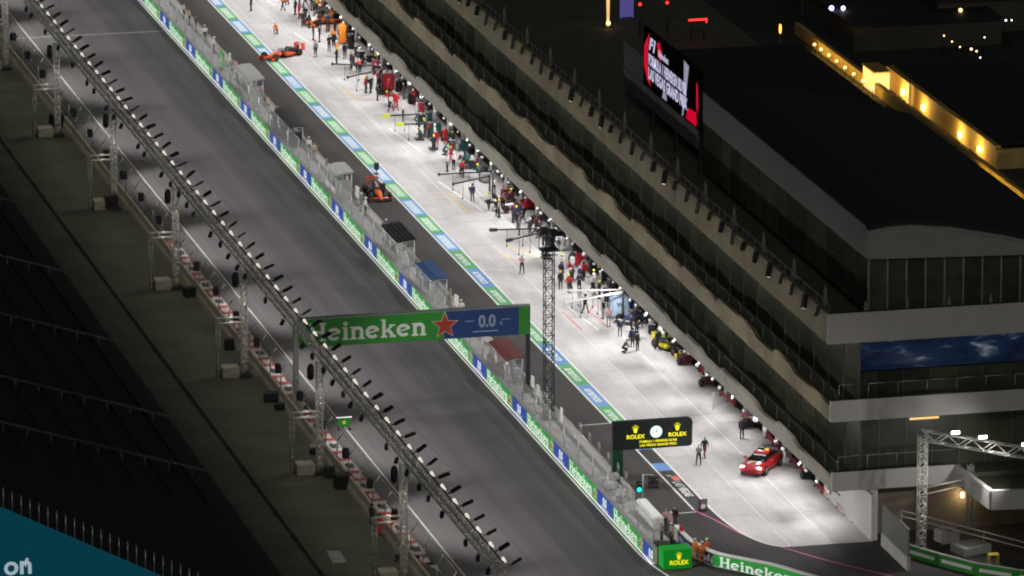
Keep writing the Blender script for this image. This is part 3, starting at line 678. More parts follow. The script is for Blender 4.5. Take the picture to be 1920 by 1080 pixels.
# green sponsor box at the end of the pit wall
e = tag(empty('sponsor_box', (1.62, -89.6, 0)), 'bright green sponsor box with yellow crown at the end of the pit wall', 'sign box')
mb = MB(); mb.box((0, 0, .82), (2.3, 1.5, 1.55)); bx = mb.build('body', 'rolex_box', e, bevel=.04)
crown(bx, (.1, -.757, .98), .42, 'rolex_yellow'); text('lettering', 'ROLEX', (.1, -.757, .4), X, Z, .48, 'rolex_yellow', bx, bold=.03, align='CENTER')
mb = MB(); mb.box((0, 0, .03), (2.2, 1.4, .06)); mb.build('plinth', 'mono_black', e)
# pit exit signals
e = tag(empty('traffic_signal', P(1205, 962)), 'pit exit traffic signal showing green on a thin grey post', 'signal')
mb = MB(); mb.tube((0, 0, 0), (0, 0, 3.2), .06, seg=8); mb.path([(0, 0, 3.2), (.9, 0, 3.1)], .04); mb.build('post', 'galvanised', e)
for i, (dx, dz) in enumerate(((-.35, 2.25), (.6, 2.55), (1.05, 2.5))):
    mb = MB(); mb.box((dx, -.1, dz), (.38, .3, .95)); hd = mb.build('signal_head', 'black_plastic', e, bevel=.03)
    for q in range(2):
        mb = MB(); mb.lathe([(0, 0), (.17 if not (i == 0 and q == 0) else .19, 0), (.15, .05), (0, .06)], (dx, -.26, dz - .22 + .44 * q), (0, -1, 0), 14); mb.build('signal_lens', 'signal_green' if (i == 0 and q == 0) else 'signal_off', hd)
e = tag(empty('marker_box', P(1318, 958), .1), 'small dark square marker board where the pit exit lane splits', 'marker')
mb = MB(); mb.box((0, 0, .5), (.7, .12, .95)); mb.build('board', 'mono_black', e, bevel=.02)
mb = MB(); mb.box((0, -.064, .52), (.56, .01, .8)); mb.build('face', mat('mauve', (.2, .12, .2), .5), e)
mb = MB(); mb.poly([(.0 + .2 * math.cos(t), -.072, .4 + .2 * math.sin(t)) for t in [2 * math.pi * q / 16 for q in range(16)]]); mb.build('disc', 'board_white', e)
mb = MB(); mb.box((0, .1, .04), (.6, .5, .06)); mb.build('foot', 'black_rubber', e)
# curved pit exit wall
pts = smooth_pts([P(*p, z=1.1)[:2] for p in [(1268, 985), (1285, 1003), (1300, 1015), (1340, 1035), (1400, 1048), (1450, 1058), (1510, 1075), (1600, 1100)]], 4)
e = tag(empty('exit_wall'), 'curved pit exit wall with purple and green advertising panels at the bottom of the picture', 'wall')
for i in range(len(pts) - 1):
    a, b = pts[i], pts[i + 1]; d = b - a
    if d.length < .05: continue
    c = (a + b) / 2; ang = math.atan2(d.y, d.x)
    mb = MB(); mb.box((c.x, c.y, .52), (d.length + .02, .3, 1.04), rz=ang); mb.build('wall_segment', 'wall_concrete', e)
    mb = MB(); mb.box((c.x, c.y, 1.09), (d.length + .04, .36, .1), rz=ang); mb.build('coping', 'white_paint', e)
    n = Vector((d.y, -d.x)).normalized()
    if n.y > 0: n = -n
    pc = c + n * .17
    mt = 'mono_black' if i < 12 else ('ad_green' if i < 24 else 'ad_blue')
    mb = MB(); mb.box((pc.x, pc.y, .54), (d.length - .02, .04, .92), rz=ang); pl = mb.build('advertising_panel', mt, e)
    if mt == 'mono_black':
        pc2 = c + n * .195
        for q, m_ in enumerate(('violet_panel', 'sign_grey', 'sign_white') * 2):
            if random.random() < .75: mb = MB(); mb.box((pc2.x + d.x * (q / 6 - .42), pc2.y + d.y * (q / 6 - .42), .35 + .3 * random.random()), (d.length * .13, .012, .3 + .3 * random.random()), rz=ang); mb.build('printed_motif', m_, pl)
a = pts[13]; b = pts[24] if len(pts) > 24 else pts[-1]; d = (b - a); n = Vector((d.y, -d.x)).normalized(); n = n if n.y < 0 else -n
word('lettering', (a.x + n.x * .32, a.y + n.y * .32, .16), (d.x, d.y, 0), Z, .8, d.length * .9, 'ad_white', e)
# white foam barrier at the pit wall end
e = tag(empty('foam_barrier', P(1222, 985)), 'white padded barrier block behind the fence at the pit exit', 'barrier')
mb = MB(); mb.box((0, .6, .75), (.9, 5.5, 1.1)); mb.build('pad', 'board_white', e, bevel=.12)
mb = MB(); mb.box((0, .6, .1), (.8, 5.2, .2)); mb.build('skid', 'dark_steel', e)
for i, (px, py) in enumerate(((1143, 928), (1165, 942), (1150, 912))):
    t = tag(empty('tyre_bundle', P(px, py, .3)), ('upper', 'near', 'far')[i] + ' pale wrapped tyre bundle standing behind the fence near the pit exit', 'tyre bundle')
    mb = MB(); mb.lathe([(0, 0), (.42, 0), (.45, .2), (.42, .42), (.45, .62), (.42, .85), (.4, 1.1), (0, 1.1)], (0, 0, 0), Z, 14); mb.build('wrap', 'walkway', t)
    mb = MB(); mb.lathe([(.46, .5), (.47, .52), (.47, .58), (.46, .6)], (0, 0, 0), Z, 14, closed=False); mb.build('strap', 'mono_black', t)

# ================================================================== LATTICE TOWER
b = P(1035, 785, .3); e = tag(empty('camera_tower', (2.1, b.y, .3)), 'tall slim dark lattice tower with a camera platform rising from the pit wall', 'tower')
mb = MB(); lattice(mb, 0, 0, .1, 16.0, .38, .38, .8, .028); mb.build('lattice_column', 'dark_steel', e)
mb = MB(); mb.box((0, 0, .05), (1.2, 1.2, .1)); mb.build('base_plate', 'dark_steel', e)
mb = MB(); mb.box((0, 0, 14.6), (1.5, 1.3, .12)); mb.build('platform', 'dark_steel', e)
mb = MB()
for a in (-.7, .7):
    for c in (-.6, .6): mb.tube((a, c, 14.6), (a, c, 15.7), .03, seg=5)
mb.path([(-.7, -.6, 15.7), (.7, -.6, 15.7), (.7, .6, 15.7), (-.7, .6, 15.7), (-.7, -.6, 15.7)], .03, 5); mb.build('guard_rail', 'dark_steel', e)
mb = MB(); mb.box((.35, -.2, 16.1), (.5, .8, .45)); mb.tube((.35, -.6, 16.1), (.35, -.95, 16.1), .13, seg=10); mb.build('camera_head', 'black_plastic', e, bevel=.02)
mb = MB(); mb.box((-.35, .1, 16.2), (.5, .6, .5)); mb.tube((0, 0, 15.9), (0, 0, 17.2), .04, seg=6); mb.build('junction_box', 'dark_steel', e)
mb = MB(); mb.tube((-.6, 0, 14.1), (.75, 0, 14.1), .05, seg=6); mb.build('outrigger', 'dark_steel', e)
mb = MB(); mb.lathe([(0, 0), (.2, .02), (.28, .2), (.28, .24), (0, .24)], (.55, -.7, 15.3), (0, -1, .1), 14); mb.build('dish', 'steel_light', e)

# ================================================================== PIT BUILDING
BY0, BY1 = -86.6, 170.0
B = tag(empty('pit_building'), 'long three-storey pit building with pale stepped balcony fronts and dark glass', 'building')
def parapet(xf, zb, zt, zh, thick, name='fascia', end_y=BY0, tabs=True):
    st = [(end_y, zt)]
    if tabs:
        evs = []
        for k in range(-2, 9):
            evs.append((-53.3 + 28.3 * k, 10.5)); evs.append((-42.0 + 28.3 * k, 4.6))
        for y, L_ in sorted(evs):
            # the panel steps up sharply at its far side and eases down towards the near side
            y_hi, y_lo = y, y - L_
            if y_lo - 2.5 < end_y or y_hi > BY1 - 2: continue
            st += [(y_lo - 1.8, zt), (y_lo - .9, zt + (zh - zt) * .45), (y_lo, zh), (y_hi - .25, zh), (y_hi, zt)]
        # keep the list monotonic
        st2 = [st[0]]
        for p in st[1:]:
            if p[0] > st2[-1][0] + .01: st2.append(p)
        st = st2
    st.append((BY1, zt)); mb = MB(); n = 0
    for (ya, za), (yb, zb2) in zip(st[:-1], st[1:]):
        mb.quad((xf, ya, zb), (xf, yb, zb), (xf, yb, zb2), (xf, ya, za)); mb.quad((xf + thick, ya, zb), (xf + thick, ya, za), (xf + thick, yb, zb2), (xf + thick, yb, zb))
        mb.quad((xf, ya, za), (xf, yb, zb2), (xf + thick, yb, zb2), (xf + thick, ya, za)); mb.quad((xf, ya, zb), (xf + thick, ya, zb), (xf + thick, yb, zb), (xf, yb, zb))
    ya, za = st[0]; mb.quad((xf, ya, zb), (xf + thick, ya, zb), (xf + thick, ya, za), (xf, ya, za))
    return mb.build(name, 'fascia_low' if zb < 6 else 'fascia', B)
XF = (15.0, 14.8, 14.5); LV = ((4.4, 5.3, 5.66), (10.05, 11.3, 11.66), (16.35, 18.75, 18.75))
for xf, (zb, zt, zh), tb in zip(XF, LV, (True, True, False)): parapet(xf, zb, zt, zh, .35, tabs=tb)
for xf, (zb, zt, zh) in zip(XF, LV):              # floor slabs
    mb = MB(); mb.box(((xf + .37 + 38) / 2, (BY0 + .4 + BY1) / 2, zb + .3), (38 - xf - .37, BY1 - BY0 - .4, .5)); mb.build('floor_slab', 'deck', B)
# end fascias that face the camera
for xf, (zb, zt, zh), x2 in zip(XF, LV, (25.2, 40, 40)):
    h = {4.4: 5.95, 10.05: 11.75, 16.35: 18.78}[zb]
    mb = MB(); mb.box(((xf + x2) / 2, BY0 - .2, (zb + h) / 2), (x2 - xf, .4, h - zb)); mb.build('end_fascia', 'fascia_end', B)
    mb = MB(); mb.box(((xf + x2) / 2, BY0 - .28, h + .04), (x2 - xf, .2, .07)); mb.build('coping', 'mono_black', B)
# stepped-out lower balcony at the right
pz, pt = 4.4, 5.95
for (ax, ay), (bx_, by) in (((25.2, -86.8), (25.6, -94.6)), ((25.6, -94.6), (40, -96))):
    mb = MB(); d = Vector((bx_ - ax, by - ay)); c = Vector(((ax + bx_) / 2, (ay + by) / 2)); mb.box((c.x, c.y, (pz + pt) / 2), (d.length, .36, pt - pz), rz=math.atan2(d.y, d.x)); mb.build('end_fascia', 'fascia_end', B)
mb = MB(); mb.poly([(25.5, -86.5, 4.7), (25.8, -94.3, 4.7), (39, -95.5, 4.7), (39, -86.5, 4.7)]); mb.build('balcony_floor', 'deck', B)
# garage wall, doors and pillars
XG = 18.45
mb = MB(); mb.box((XG + .3, (BY0 + BY1) / 2, 4.03), (.3, BY1 - BY0 - .5, .6)); mb.build('garage_lintel', 'garage_white', B)
y = BY0 + .2; gi = 0; gd = gp_ = None
while y < 150:
    if gi == 0:
        mb = MB(); mb.box((XG + .2, y + 6.2, 1.87), (.5, 12.4, 3.7)); mb.build('garage_wall', 'garage_white', B)
        y += 12.4; gi = 1; continue
    if gp_ is None:
        mb = MB(); mb.box((XG + .2, 0, 1.87), (.5, .9, 3.7)); gp_ = mb.build('garage_pillar', 'garage_white', B); gp_.location.y = y + .45
        mb = MB(); mb.box((XG + .9, 0, 1.87), (.12, 5.2, 3.7)); gd = mb.build('garage_door', 'garage_dark', B); gd.location.y = y + 3.5
    else: inst(gp_, 'garage_pillar', B, (0, y + .45, 0)); inst(gd, 'garage_door', B, (0, y + 3.5, 0))
    y += 6.1
# garage lights under the canopy edge
mb = MB(); mb.box((0, 0, 0), (.18, .36, .22)); GL = None; y = -83.5; gy = []
while y < 150:
    if GL is None:
        GL = empty('canopy_light'); mb.build('light_box', 'lamp_white', GL, bevel=.06); m2 = MB(); m2.tube((0, -.12, .13), (0, -.12, 1.1), .025, seg=5); m2.tube((0, .12, .13), (0, .12, 1.1), .025, seg=5); m2.build('hanger', 'dark_steel', GL)
        m3 = MB(); m3.box((.14, 0, 0), (.06, .5, .32)); m3.build('back_plate', 'black_plastic', GL); o = GL
    else: o = copy_tree(GL)
    o.location = (15.75 + random.uniform(-.1, .15), y + random.uniform(-.7, .7), 3.3); q_ = random.uniform(.7, 1.25) * (1.25 if y < -25 else 1.0); o.scale = (q_, q_ * random.uniform(.7, 1.4), q_); o.rotation_euler.z = random.uniform(-.4, .4); tag(o, 'bright white light box hanging under the garage canopy edge', 'light', 'light boxes under the garage canopy'); gy.append(y); y += random.choice((2.2, 3.0, 3.9))
for i, y in enumerate(gy):
    if i % 2 == 1: spot('canopy_beam', (16.1, y, 3.7), (13.0, y, 0), CANOPY_W, 165, radius=.15, blend=.6)
# roller truss under the canopy edge
mb = MB(); mb.tube((15.35, BY0, 4.25), (15.35, BY1, 4.25), .06, seg=6)
yy = BY0
while yy < BY1 - 2: mb.tube((15.35, yy, 4.25), (15.75, yy + 1.0, 3.95), .03, seg=5); mb.tube((15.75, yy + 1, 3.95), (15.35, yy + 2, 4.25), .03, seg=5); yy += 2
mb.tube((15.75, BY0, 3.95), (15.75, BY1, 3.95), .045, seg=6); tag(mb.build('canopy_truss', 'dark_steel', B), kind='stuff')
# glazing behind the balconies: window > pane pieces
def glazing(xg, zb, zt, step):
    y = BY0 + .6; first = None
    while y < 135:
        if first is None:
            mb = MB(); mb.box((0, step / 2, (zb + zt) / 2), (.06, step - .12, zt - zb)); first = mb.build('window_pane', 'glass_dark', B)
            m2 = MB(); m2.box((-.03, 0, (zb + zt) / 2), (.16, .09, zt - zb)); f2 = m2.build('mullion', 'mullion', B); first.location = (xg, y, 0); f2.location = (xg, y, 0)
        else: inst(first, 'window_pane', B, (xg, y, 0)); inst(f2, 'mullion', B, (xg, y, 0))
        y += step
glazing(17.6, 4.95, 10.0, 4.2); glazing(17.4, 10.6, 16.3, 4.2)
# end glazing facing the camera
def end_glazing(y, xa, xb, zb, zt, step, mt='glass_dark', name='window_pane'):
    x = xa
    while x < xb - .1:
        mb = MB(); mb.box((x + step / 2, y, (zb + zt) / 2), (step - (.1 if mt == 'glass_dark' else .03), .06, zt - zb)); mb.build(name, mt, B)
        if mt == 'glass_dark': mb = MB(); mb.box((x, y - .03, (zb + zt) / 2), (.09, .14, zt - zb)); mb.build('mullion', 'mullion', B)
        x += step
end_glazing(-83.4, 17.6, 40, 4.95, 10.0, 2.2); end_glazing(-83.2, 17.4, 40, 10.6, 12.9, 2.2)
end_glazing(-83.2, 17.4, 40, 13.0, 16.3, 3.2, BLUEWIN, 'reflection_pane')  # these panes glow in place of blue reflections on the glass
# warm strips seen through the lower windows
for x, z, l in ((22.4, 9.3, .35), (23.5, 8.9, 2.4), (27.5, 9.5, .4), (30.3, 9.2, .35)):
    mb = MB(); mb.box((x, -83.52, z), (l, .06, .16)); mb.build('window_lamp', 'warm_window', B)
# glass balustrades
def balustrade(xf, zb, h, step):
    y = BY0 + .2; g = None
    while y < 130:
        if g is None:
            mb = MB(); mb.box((0, step / 2, zb + h / 2), (.03, step - .1, h)); g = mb.build('balustrade_pane', 'balustrade_glass', B)
            m2 = MB(); m2.tube((0, 0, zb), (0, 0, zb + h + .03), .035, seg=6); m2.tube((0, 0, zb + h + .03), (0, step, zb + h + .03), .025, seg=5); p2 = m2.build('balustrade_post', 'mullion', B); g.location = (xf, y, 0); p2.location = (xf, y, 0)
        else: inst(g, 'balustrade_pane', B, (xf, y, 0)); inst(p2, 'balustrade_post', B, (xf, y, 0))
        y += step
balustrade(15.6, 5.0, 1.5, 3.5); balustrade(15.4, 10.7, 1.6, 3.5)
for z, x2 in ((6.0, 25), (11.8, 40)):
    x = 15.6
    while x < x2: mb = MB(); mb.box((x + 1.2, BY0 + .15, z + .5), (2.3, .03, 1.0)); mb.build('balustrade_pane', 'balustrade_glass', B); mb = MB(); mb.tube((x, BY0 + .15, z), (x, BY0 + .15, z + 1.05), .03, seg=5); mb.tube((x, BY0 + .15, z + 1.05), (x + 2.4, BY0 + .15, z + 1.05), .03, seg=5); mb.build('balustrade_post', 'galvanised', B); x += 2.4
# furniture shapes and people-height planters on balconies (dark tubs)
for (px, py) in ((1520, 815), (1556, 710), (1300, 575), (1175, 470)):
    q = PX(px, py, 16.5); 
# roof pavilion
RP = [(18.2, 25.2), (19.6, 25.42), (21.6, 25.5), (25, 25.1), (29, 24.25), (33, 23.2), (36.5, 22.2)]
PYN, PYF = -84.0, -36.0
mb = MB(); mb.loft([[(a, PYN - 1.2, b) for a, b in RP] + [(a, PYN - 1.2, b - .35) for a, b in reversed(RP)], [(a, PYF, b) for a, b in RP] + [(a, PYF, b - .35) for a, b in reversed(RP)]], smooth=False); rf = mb.build('roof', 'roof_skin', B)
mb = MB(); mb.loft([[(a, PYN - .9, b - .36) for a, b in RP] + [(36.5, PYN - .9, 21.9), (18.4, PYN - .9, 22.45)], [(a, PYN - .5, b - .36) for a, b in RP] + [(36.5, PYN - .5, 21.9), (18.4, PYN - .5, 22.45)]], smooth=False); mb.build('gable', 'roof_edge', rf)
mb = MB(); mb.box((18.3, (PYN - .48 + PYF) / 2, 23.75), (.22, PYF - PYN + .45, 2.55)); mb.build('eave_band', 'roof_edge', rf)
# glazed front of the pavilion
x = 18.6; i = 0
while x < 36:
    mb = MB(); mb.box((x + .77, PYN, 20.2), (1.44, .06, 4.5)); mb.build('pavilion_pane', 'glass_dark', B); mb = MB(); mb.box((x, PYN - .05, 20.2), (.11, .16, 4.5)); mb.build('pavilion_mullion', 'roof_edge', B); x += 1.55
y = PYN + .4
while y < PYF:
    mb = MB(); mb.box((18.75, y + 1.45, 20.1), (.06, 2.8, 4.6)); mb.build('pavilion_pane', 'glass_dark', B); y += 2.9
# terrace floor and rear block
mb = MB(); mb.box((28, -21, 19.6), (14, 28, 5.2)); mb.build('rear_block', 'stand_black', B)
mb = MB(); mb.box((19.2, -18.5, 21.0), (.3, 25, 4.2)); mb.build('terrace_wall', mat('terrace_green', (.1, .115, .1), .8, noise=.25, nscale=.3), B)
# parasols closed on the terrace
ps = None
for i in range(17):
    y = -80 + 9.0 * i
    if ps is None:
        ps = empty('closed_parasol'); mb = MB(); mb.lathe([(.02, 2.35), (.1, 2.2), (.17, 1.7), (.22, 1.0), (.26, .62), (.16, .6), (.05, .6)], (0, 0, 0), Z, 10); mb.build('canopy', 'parasol_cloth', ps)
        mb = MB(); mb.tube((0, 0, .1), (0, 0, 2.5), .03, seg=6); mb.build('pole', 'mullion', ps); mb = MB(); mb.lathe([(0, 0), (.35, 0), (.33, .1), (0, .12)], (0, 0, 0), Z, 12); mb.build('base', 'dark_steel', ps); o = ps
    else: o = copy_tree(ps)
    o.location = (16.3, y, 16.9 + 0.001); tag(o, 'closed grey parasol standing on the dark roof terrace', 'parasol', 'closed parasols on the roof terrace')
for i in range(6):
    o = copy_tree(ps); o.location = (18 + 3.4 * i, -85.4, 16.9); tag(o, 'closed grey parasol behind the front parapet of the terrace', 'parasol', 'closed parasols at the front of the terrace')
# floodlights on the terrace edge
fr = empty('floodlight'); mb = MB(); rq = Matrix.Rotation(R(12), 3, 'Y'); mb.box((0, 0, -.2), (.32, .46, .95), M4=rq); mb.build('lamp_housing', 'black_plastic', fr, bevel=.05)
mb = MB(); c_ = rq @ Vector((0, 0, -.476)); mb.box((c_.x, 0, c_.z - .2), (.14, .26, .016), M4=rq); mb.build('lens', 'lamp_face', fr)
mb = MB(); mb.tube((.0, 0, .15), (.6, 0, .55), .04, seg=6); mb.tube((0, -.27, -.1), (0, .27, -.1), .03, seg=6); mb.build('yoke', 'dark_steel', fr)
first = True; y = -85.5; n = 0
while y < 135:
    o = fr if first else copy_tree(fr); first = False
    o.location = (14.12, y + random.uniform(-.3, .3), 18.75); o.rotation_euler = (0, 0, random.uniform(-.4, .4)); s_ = (.75, 1.2, .95)[n % 3]; o.scale = (1, 1, s_)
    tag(o, 'black floodlight head clamped on the top terrace edge of the pit building', 'floodlight', 'floodlights along the terrace edge')
    if n % 3 == 1: spot('floodlight_beam', (13.5, y, 18.0), (4.5, y - 1.0, 0), FLOOD_R, 84, radius=.5, blend=.7)
    n += 1; y += 3.6
# rail behind the floodlights
mb = MB(); mb.tube((14.7, BY0, 19.5), (14.7, BY1, 19.5), .04, seg=6); yy = BY0
while yy < BY1: mb.tube((14.7, yy, 18.75), (14.7, yy, 19.5), .035, seg=5); yy += 1.8
tag(mb.build('terrace_rail', 'mullion', B), kind='stuff')
# big screen on the terrace
e = tag(empty('video_screen', (18.75, -23.5, 16.9)), 'large lit video screen with race title lettering on the dark terrace', 'screen')
mb = MB(); mb.box((.15, 0, 6.6), (.3, 19, 5.2)); bd = mb.build('screen_body', 'screen_black', e)
U2 = (0, -1, 0)
def scr(name, pts, mt, off): return flat_poly(name, pts, (-.003 - off, 0, 6.6), U2, Z, mt, bd)
scr('red_band', [(-9.2, .9), (-8.6, 1.5), (-7.4, 2.4), (-7.9, .9), (-8.0, -.6), (-6.9, -2.3), (-8.2, -1.9), (-9.3, -.8)], 'screen_red', 0)
scr('red_band', [(-4.9, 2.0), (-4.0, 2.3), (-3.2, 1.6), (-3.6, .7), (-4.4, .9)], 'screen_red', .001)
scr('red_band', [(5.6, -1.4), (8.2, -1.2), (8.6, -1.9), (8.3, -2.45), (4.9, -2.45)], 'screen_red', .002)
scr('red_band', [(8.3, 1.5), (8.8, 1.2), (9.0, -.6), (8.7, -1.4), (8.3, -.6)], 'screen_red', .003)
scr('white_bar', [(4.2, 2.5), (5.9, 2.3), (4.9, -.6), (4.0, -2.5), (3.6, -2.5), (4.2, -.6)], 'screen_grey', .004)
scr('white_bar', [(-2.6, -1.7), (-1.6, -1.7), (-1.4, -2.4), (-3.0, -2.4)], 'screen_grey', .005)
text('lettering', 'F1', (-.012, 7.6, 7.6), U2, Z, 1.5, 'screen_white', bd, bold=.05, shear=.3, sx=1.5)
text('lettering', 'Heineken', (-.012, 4.4, 7.55), U2, Z, .9, 'screen_white', bd, bold=.02)
text('lettering', 'FORMULA 1 HEINEKEN SILVER', (-.012, 7.7, 6.2), U2, Z, 1.35, 'screen_white', bd, bold=.04, sx=.7)
text('lettering', 'LAS VEGAS GRAND PRIX', (-.012, 7.7, 4.95), U2, Z, 1.4, 'screen_white', bd, bold=.04, sx=.84)
mb = MB()
for q in (-8, 0, 8): mb.box((.5, q, 2.6), (.3, .3, 5.2))
mb.build('support', 'dark_steel', e)

# ================================================================== RIGHT FOREGROUND
e = tag(empty('side_truss', (21.4, -90, 0)), 'bright aluminium truss on a ladder mast with lit lamps at the lower right', 'truss')
mb = MB(); lattice(mb, 0, 0, .1, 9.4, .3, .3, .55, .032); mb.build('lattice_column', 'aluminium', e)
mb = MB(); lattice(mb, 4.3, 1.2, .1, 6.4, .2, .2, .6, .025); mb.build('lattice_column', 'galvanised', e)
mb = MB(); A = Vector((0, 0, 9.4)); Bv = Vector((12.5, -10.6, 8.8)); dv = (Bv - A)
for a in (-.35, .35):
    for z in (-.4, .4): mb.tube(A + Vector((0, a, z)), Bv + Vector((0, a, z)), .055, seg=6)
n = 16
for q in range(n):
    p, r2 = A + dv * (q / n), A + dv * ((q + 1) / n); f = .4 if q % 2 else -.4
    for a in (-.35, .35): mb.tube(p + Vector((0, a, -f)), r2 + Vector((0, a, f)), .045, seg=5)
    mb.tube(p + Vector((0, -.35, -f)), r2 + Vector((0, .35, -f)), .035, seg=5)
mb.build('truss_beam', 'aluminium', e)
for q, t in enumerate((.16, .3, .52)):
    p = A + dv * t + Vector((0, -.2, .75)); mb = MB(); mb.box(p, (.75, .35, .3)); lh = mb.build('lamp_head', 'black_plastic', e, bevel=.03); mb = MB(); mb.box(p + Vector((0, -.19, 0)), (.66, .03, .24)); mb.build('lens', 'lamp_face' if q < 2 else 'white_lamp', lh)
mb = MB(); mb.tube((.2, -.3, 4.7), (4.3, 1.0, 4.9), .05, seg=6); mb.tube((.2, -.3, 5.2), (4.3, 1.0, 5.4), .05, seg=6); mb.build('cross_brace', 'aluminium', e)
mb = MB(); mb.box((0, 0, .1), (1.6, 1.6, .2)); mb.build('base_plate', 'dark_steel', e)
spot('side_truss_beam', (24.5, -93.2, 8.2), (22, -99, 0), 1100, 110, radius=.3); spot('side_truss_beam', (27.0, -95.4, 8.2), (20, -88, 5), 1300, 120, radius=.3)
# end wall next to the garage row
e = tag(empty('fence_panel', (18.9, -91.4, 0)), 'grey solid fence panel with pale base beyond the last garage', 'fence')
mb = MB(); mb.box((0, 0, .55), (.3, 7.0, 1.1)); mb.build('base_wall', 'wall_concrete', e, bevel=.03)
mb = MB(); mb.box((0, 0, 2.2), (.12, 7.0, 2.2)); mb.build('screen_panel', mat('fence_grey', (.16, .165, .15), .6, noise=.1), e)
mb = MB(); mb.tube((0, -3.5, 3.35), (0, 3.5, 3.35), .05, seg=6); mb.build('top_rail', 'galvanised', e)
e = tag(empty('green_barrier', P(1698, 1040)), 'green hoarding with pale blurred lettering at the lower right corner', 'barrier')
pts2 = [P(*p, z=.9) for p in [(1700, 1022), (1760, 1040), (1830, 1058), (1905, 1070), (1990, 1080)]]; o0 = e.location
for a, b in zip(pts2[:-1], pts2[1:]):
    d = b - a; c = (a + b) / 2 - o0; ang = math.atan2(d.y, d.x); mb = MB(); mb.box((c.x, c.y, .5), (d.length, .2, .95), rz=ang); pn = mb.build('hoarding_panel', 'sign_green', e)
    mb = MB(); mb.box((c.x + math.sin(ang) * .11, c.y - math.cos(ang) * .11, .5), (d.length * .8, .012, .28), rz=ang); mb.build('pale_lettering_band', 'sign_white', pn)
    mb = MB(); mb.box((c.x, c.y, 1.0), (d.length, .26, .06), rz=ang); mb.build('coping', 'walkway', e)
# ramp rails, pale steps and yellow stool behind the hoarding
e = tag(empty('hand_rail', P(1760, 985)), 'pair of pale handrails running down behind the green hoarding', 'railing')
a = P(1690, 957, 2.6) - e.location; b = P(1925, 1018, 1.2) - e.location
for dz in (0, -.45): mb = MB(); mb.tube(a + Vector((0, 0, dz)), b + Vector((0, 0, dz)), .05, seg=6); mb.build('rail', 'aluminium', e)
for t in (0, .33, .66, 1):
    p = a.lerp(b, t); mb = MB(); mb.tube((p.x, p.y, 0), (p.x, p.y, p.z), .04, seg=6); mb.build('post', 'galvanised', e)
for i, (px, py, s3, lab) in enumerate((((1820), 1035, (2.6, 2.0, .7), 'pale concrete block step behind the green hoarding'), (1775, 1015, (1.5, 1.5, 1.0), 'grey plinth behind the ladder mast at the lower right'))):
    e = tag(empty('plinth_block', P(px, py), .3), lab, 'block'); mb = MB(); mb.box((0, 0, s3[2] / 2), s3); mb.build('block', 'wall_concrete', e, bevel=.06); mb = MB(); mb.box((.1, -.1, s3[2] + .06), (s3[0] * .7, s3[1] * .6, .12)); mb.build('cap', 'walkway', e, bevel=.03)
e = tag(empty('yellow_stool', P(1862, 1062)), 'yellow metal frame stool behind the green hoarding', 'stool')
for a in (-.35, .35):
    for b in (-.25, .25): mb = MB(); mb.tube((a, b, 0), (a, b, .95), .04, seg=6); mb.build('leg', 'yellow_paint', e)
mb = MB(); mb.box((0, 0, .98), (.85, .62, .08)); mb.build('seat', 'yellow_paint', e, bevel=.02)
# recess wall with a warm lamp
e = tag(empty('recess_wall', (27, -84.3, 0)), 'dark recessed wall under the stepped balcony with a warm wall lamp', 'wall')
mb = MB(); mb.box((0, 0, 2.1), (16, .3, 4.2)); mb.build('wall_panel', mat('recess', (.2, .17, .13), .8, noise=.2, nscale=.5), e)
mb = MB(); mb.box((-.6, -.3, 2.7), (.25, .25, .45)); mb.build('wall_lamp', 'amber_lamp', e, bevel=.05)
pl = bpy.data.lights.new('wall_lamp_glow', 'POINT'); pl.energy = 60; pl.color = (1, .7, .35); pl.shadow_soft_size = .2; po_ = bpy.data.objects.new('wall_lamp_glow', pl); COL.objects.link(po_); po_.location = (26.4, -85.0, 2.7)

# ================================================================== GRANDSTAND (left, unlit)
G = tag(empty('grandstand', (0, 0, 0)), 'unlit black grandstand tiers with stair rails filling the lower left', 'grandstand')
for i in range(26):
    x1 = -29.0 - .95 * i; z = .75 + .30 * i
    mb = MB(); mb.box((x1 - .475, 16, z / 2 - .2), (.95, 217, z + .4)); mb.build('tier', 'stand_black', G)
for j, y in enumerate([-62, -45, -20, 5, 32, 60]):
    mb = MB()
    for dy in (0, .5):
        a = Vector((-29.2, y + dy, 1.9)); b = Vector((-52, y + dy, 9.0)); mb.tube(a, b, .035, seg=5)
        for t in [q / 12 for q in range(13)]:
            p = a.lerp(b, t); mb.tube((p.x, p.y, p.z - 1.0), p, .03, seg=5)
    mb.build('stair_rail', 'stand_rail', G)
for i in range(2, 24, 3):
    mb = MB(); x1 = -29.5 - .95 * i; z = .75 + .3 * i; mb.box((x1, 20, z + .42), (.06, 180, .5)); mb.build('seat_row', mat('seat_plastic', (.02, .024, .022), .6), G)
# teal lit board with glass rail at the bottom left
a, b = PY(-60, 925, -95), PY(300, 1080, -95)
e = tag(empty('teal_board', (a.x, -95, 0)), 'teal lit fascia board with pale letters at the bottom left corner', 'sign')
L_ = b.x - a.x; sl_ = (b.z - a.z) / L_
mb = MB(); prof = [(0, a.z), (L_, b.z), (L_ + 3, b.z + sl_ * 3), (L_ + 3, -1), (0, -1)]
prof = [(p, max(q, -.9)) for p, q in prof]
mb.loft([[(p, 0, q) for p, q in prof], [(p, .3, q) for p, q in prof]], smooth=False); bd = mb.build('board', 'teal_screen', e)
q = PY(2, 1088, -95); text('lettering', 'on', (q.x - a.x + .2, -.02, q.z + .4), X, Z, 2.1, 'teal_text', bd, bold=.02)
q = PY(48, 1058, -95); flat_poly('tick_mark', [(0, -.25), (.25, .45), (.05, .5), (-.15, .1)], (q.x - a.x, -.014, q.z), X, Z, 'teal_text', bd)
f = tag(empty('glass_rail', (a.x, -95, 0)), 'glass balustrade with thin posts above the teal board', 'railing')
n = 27
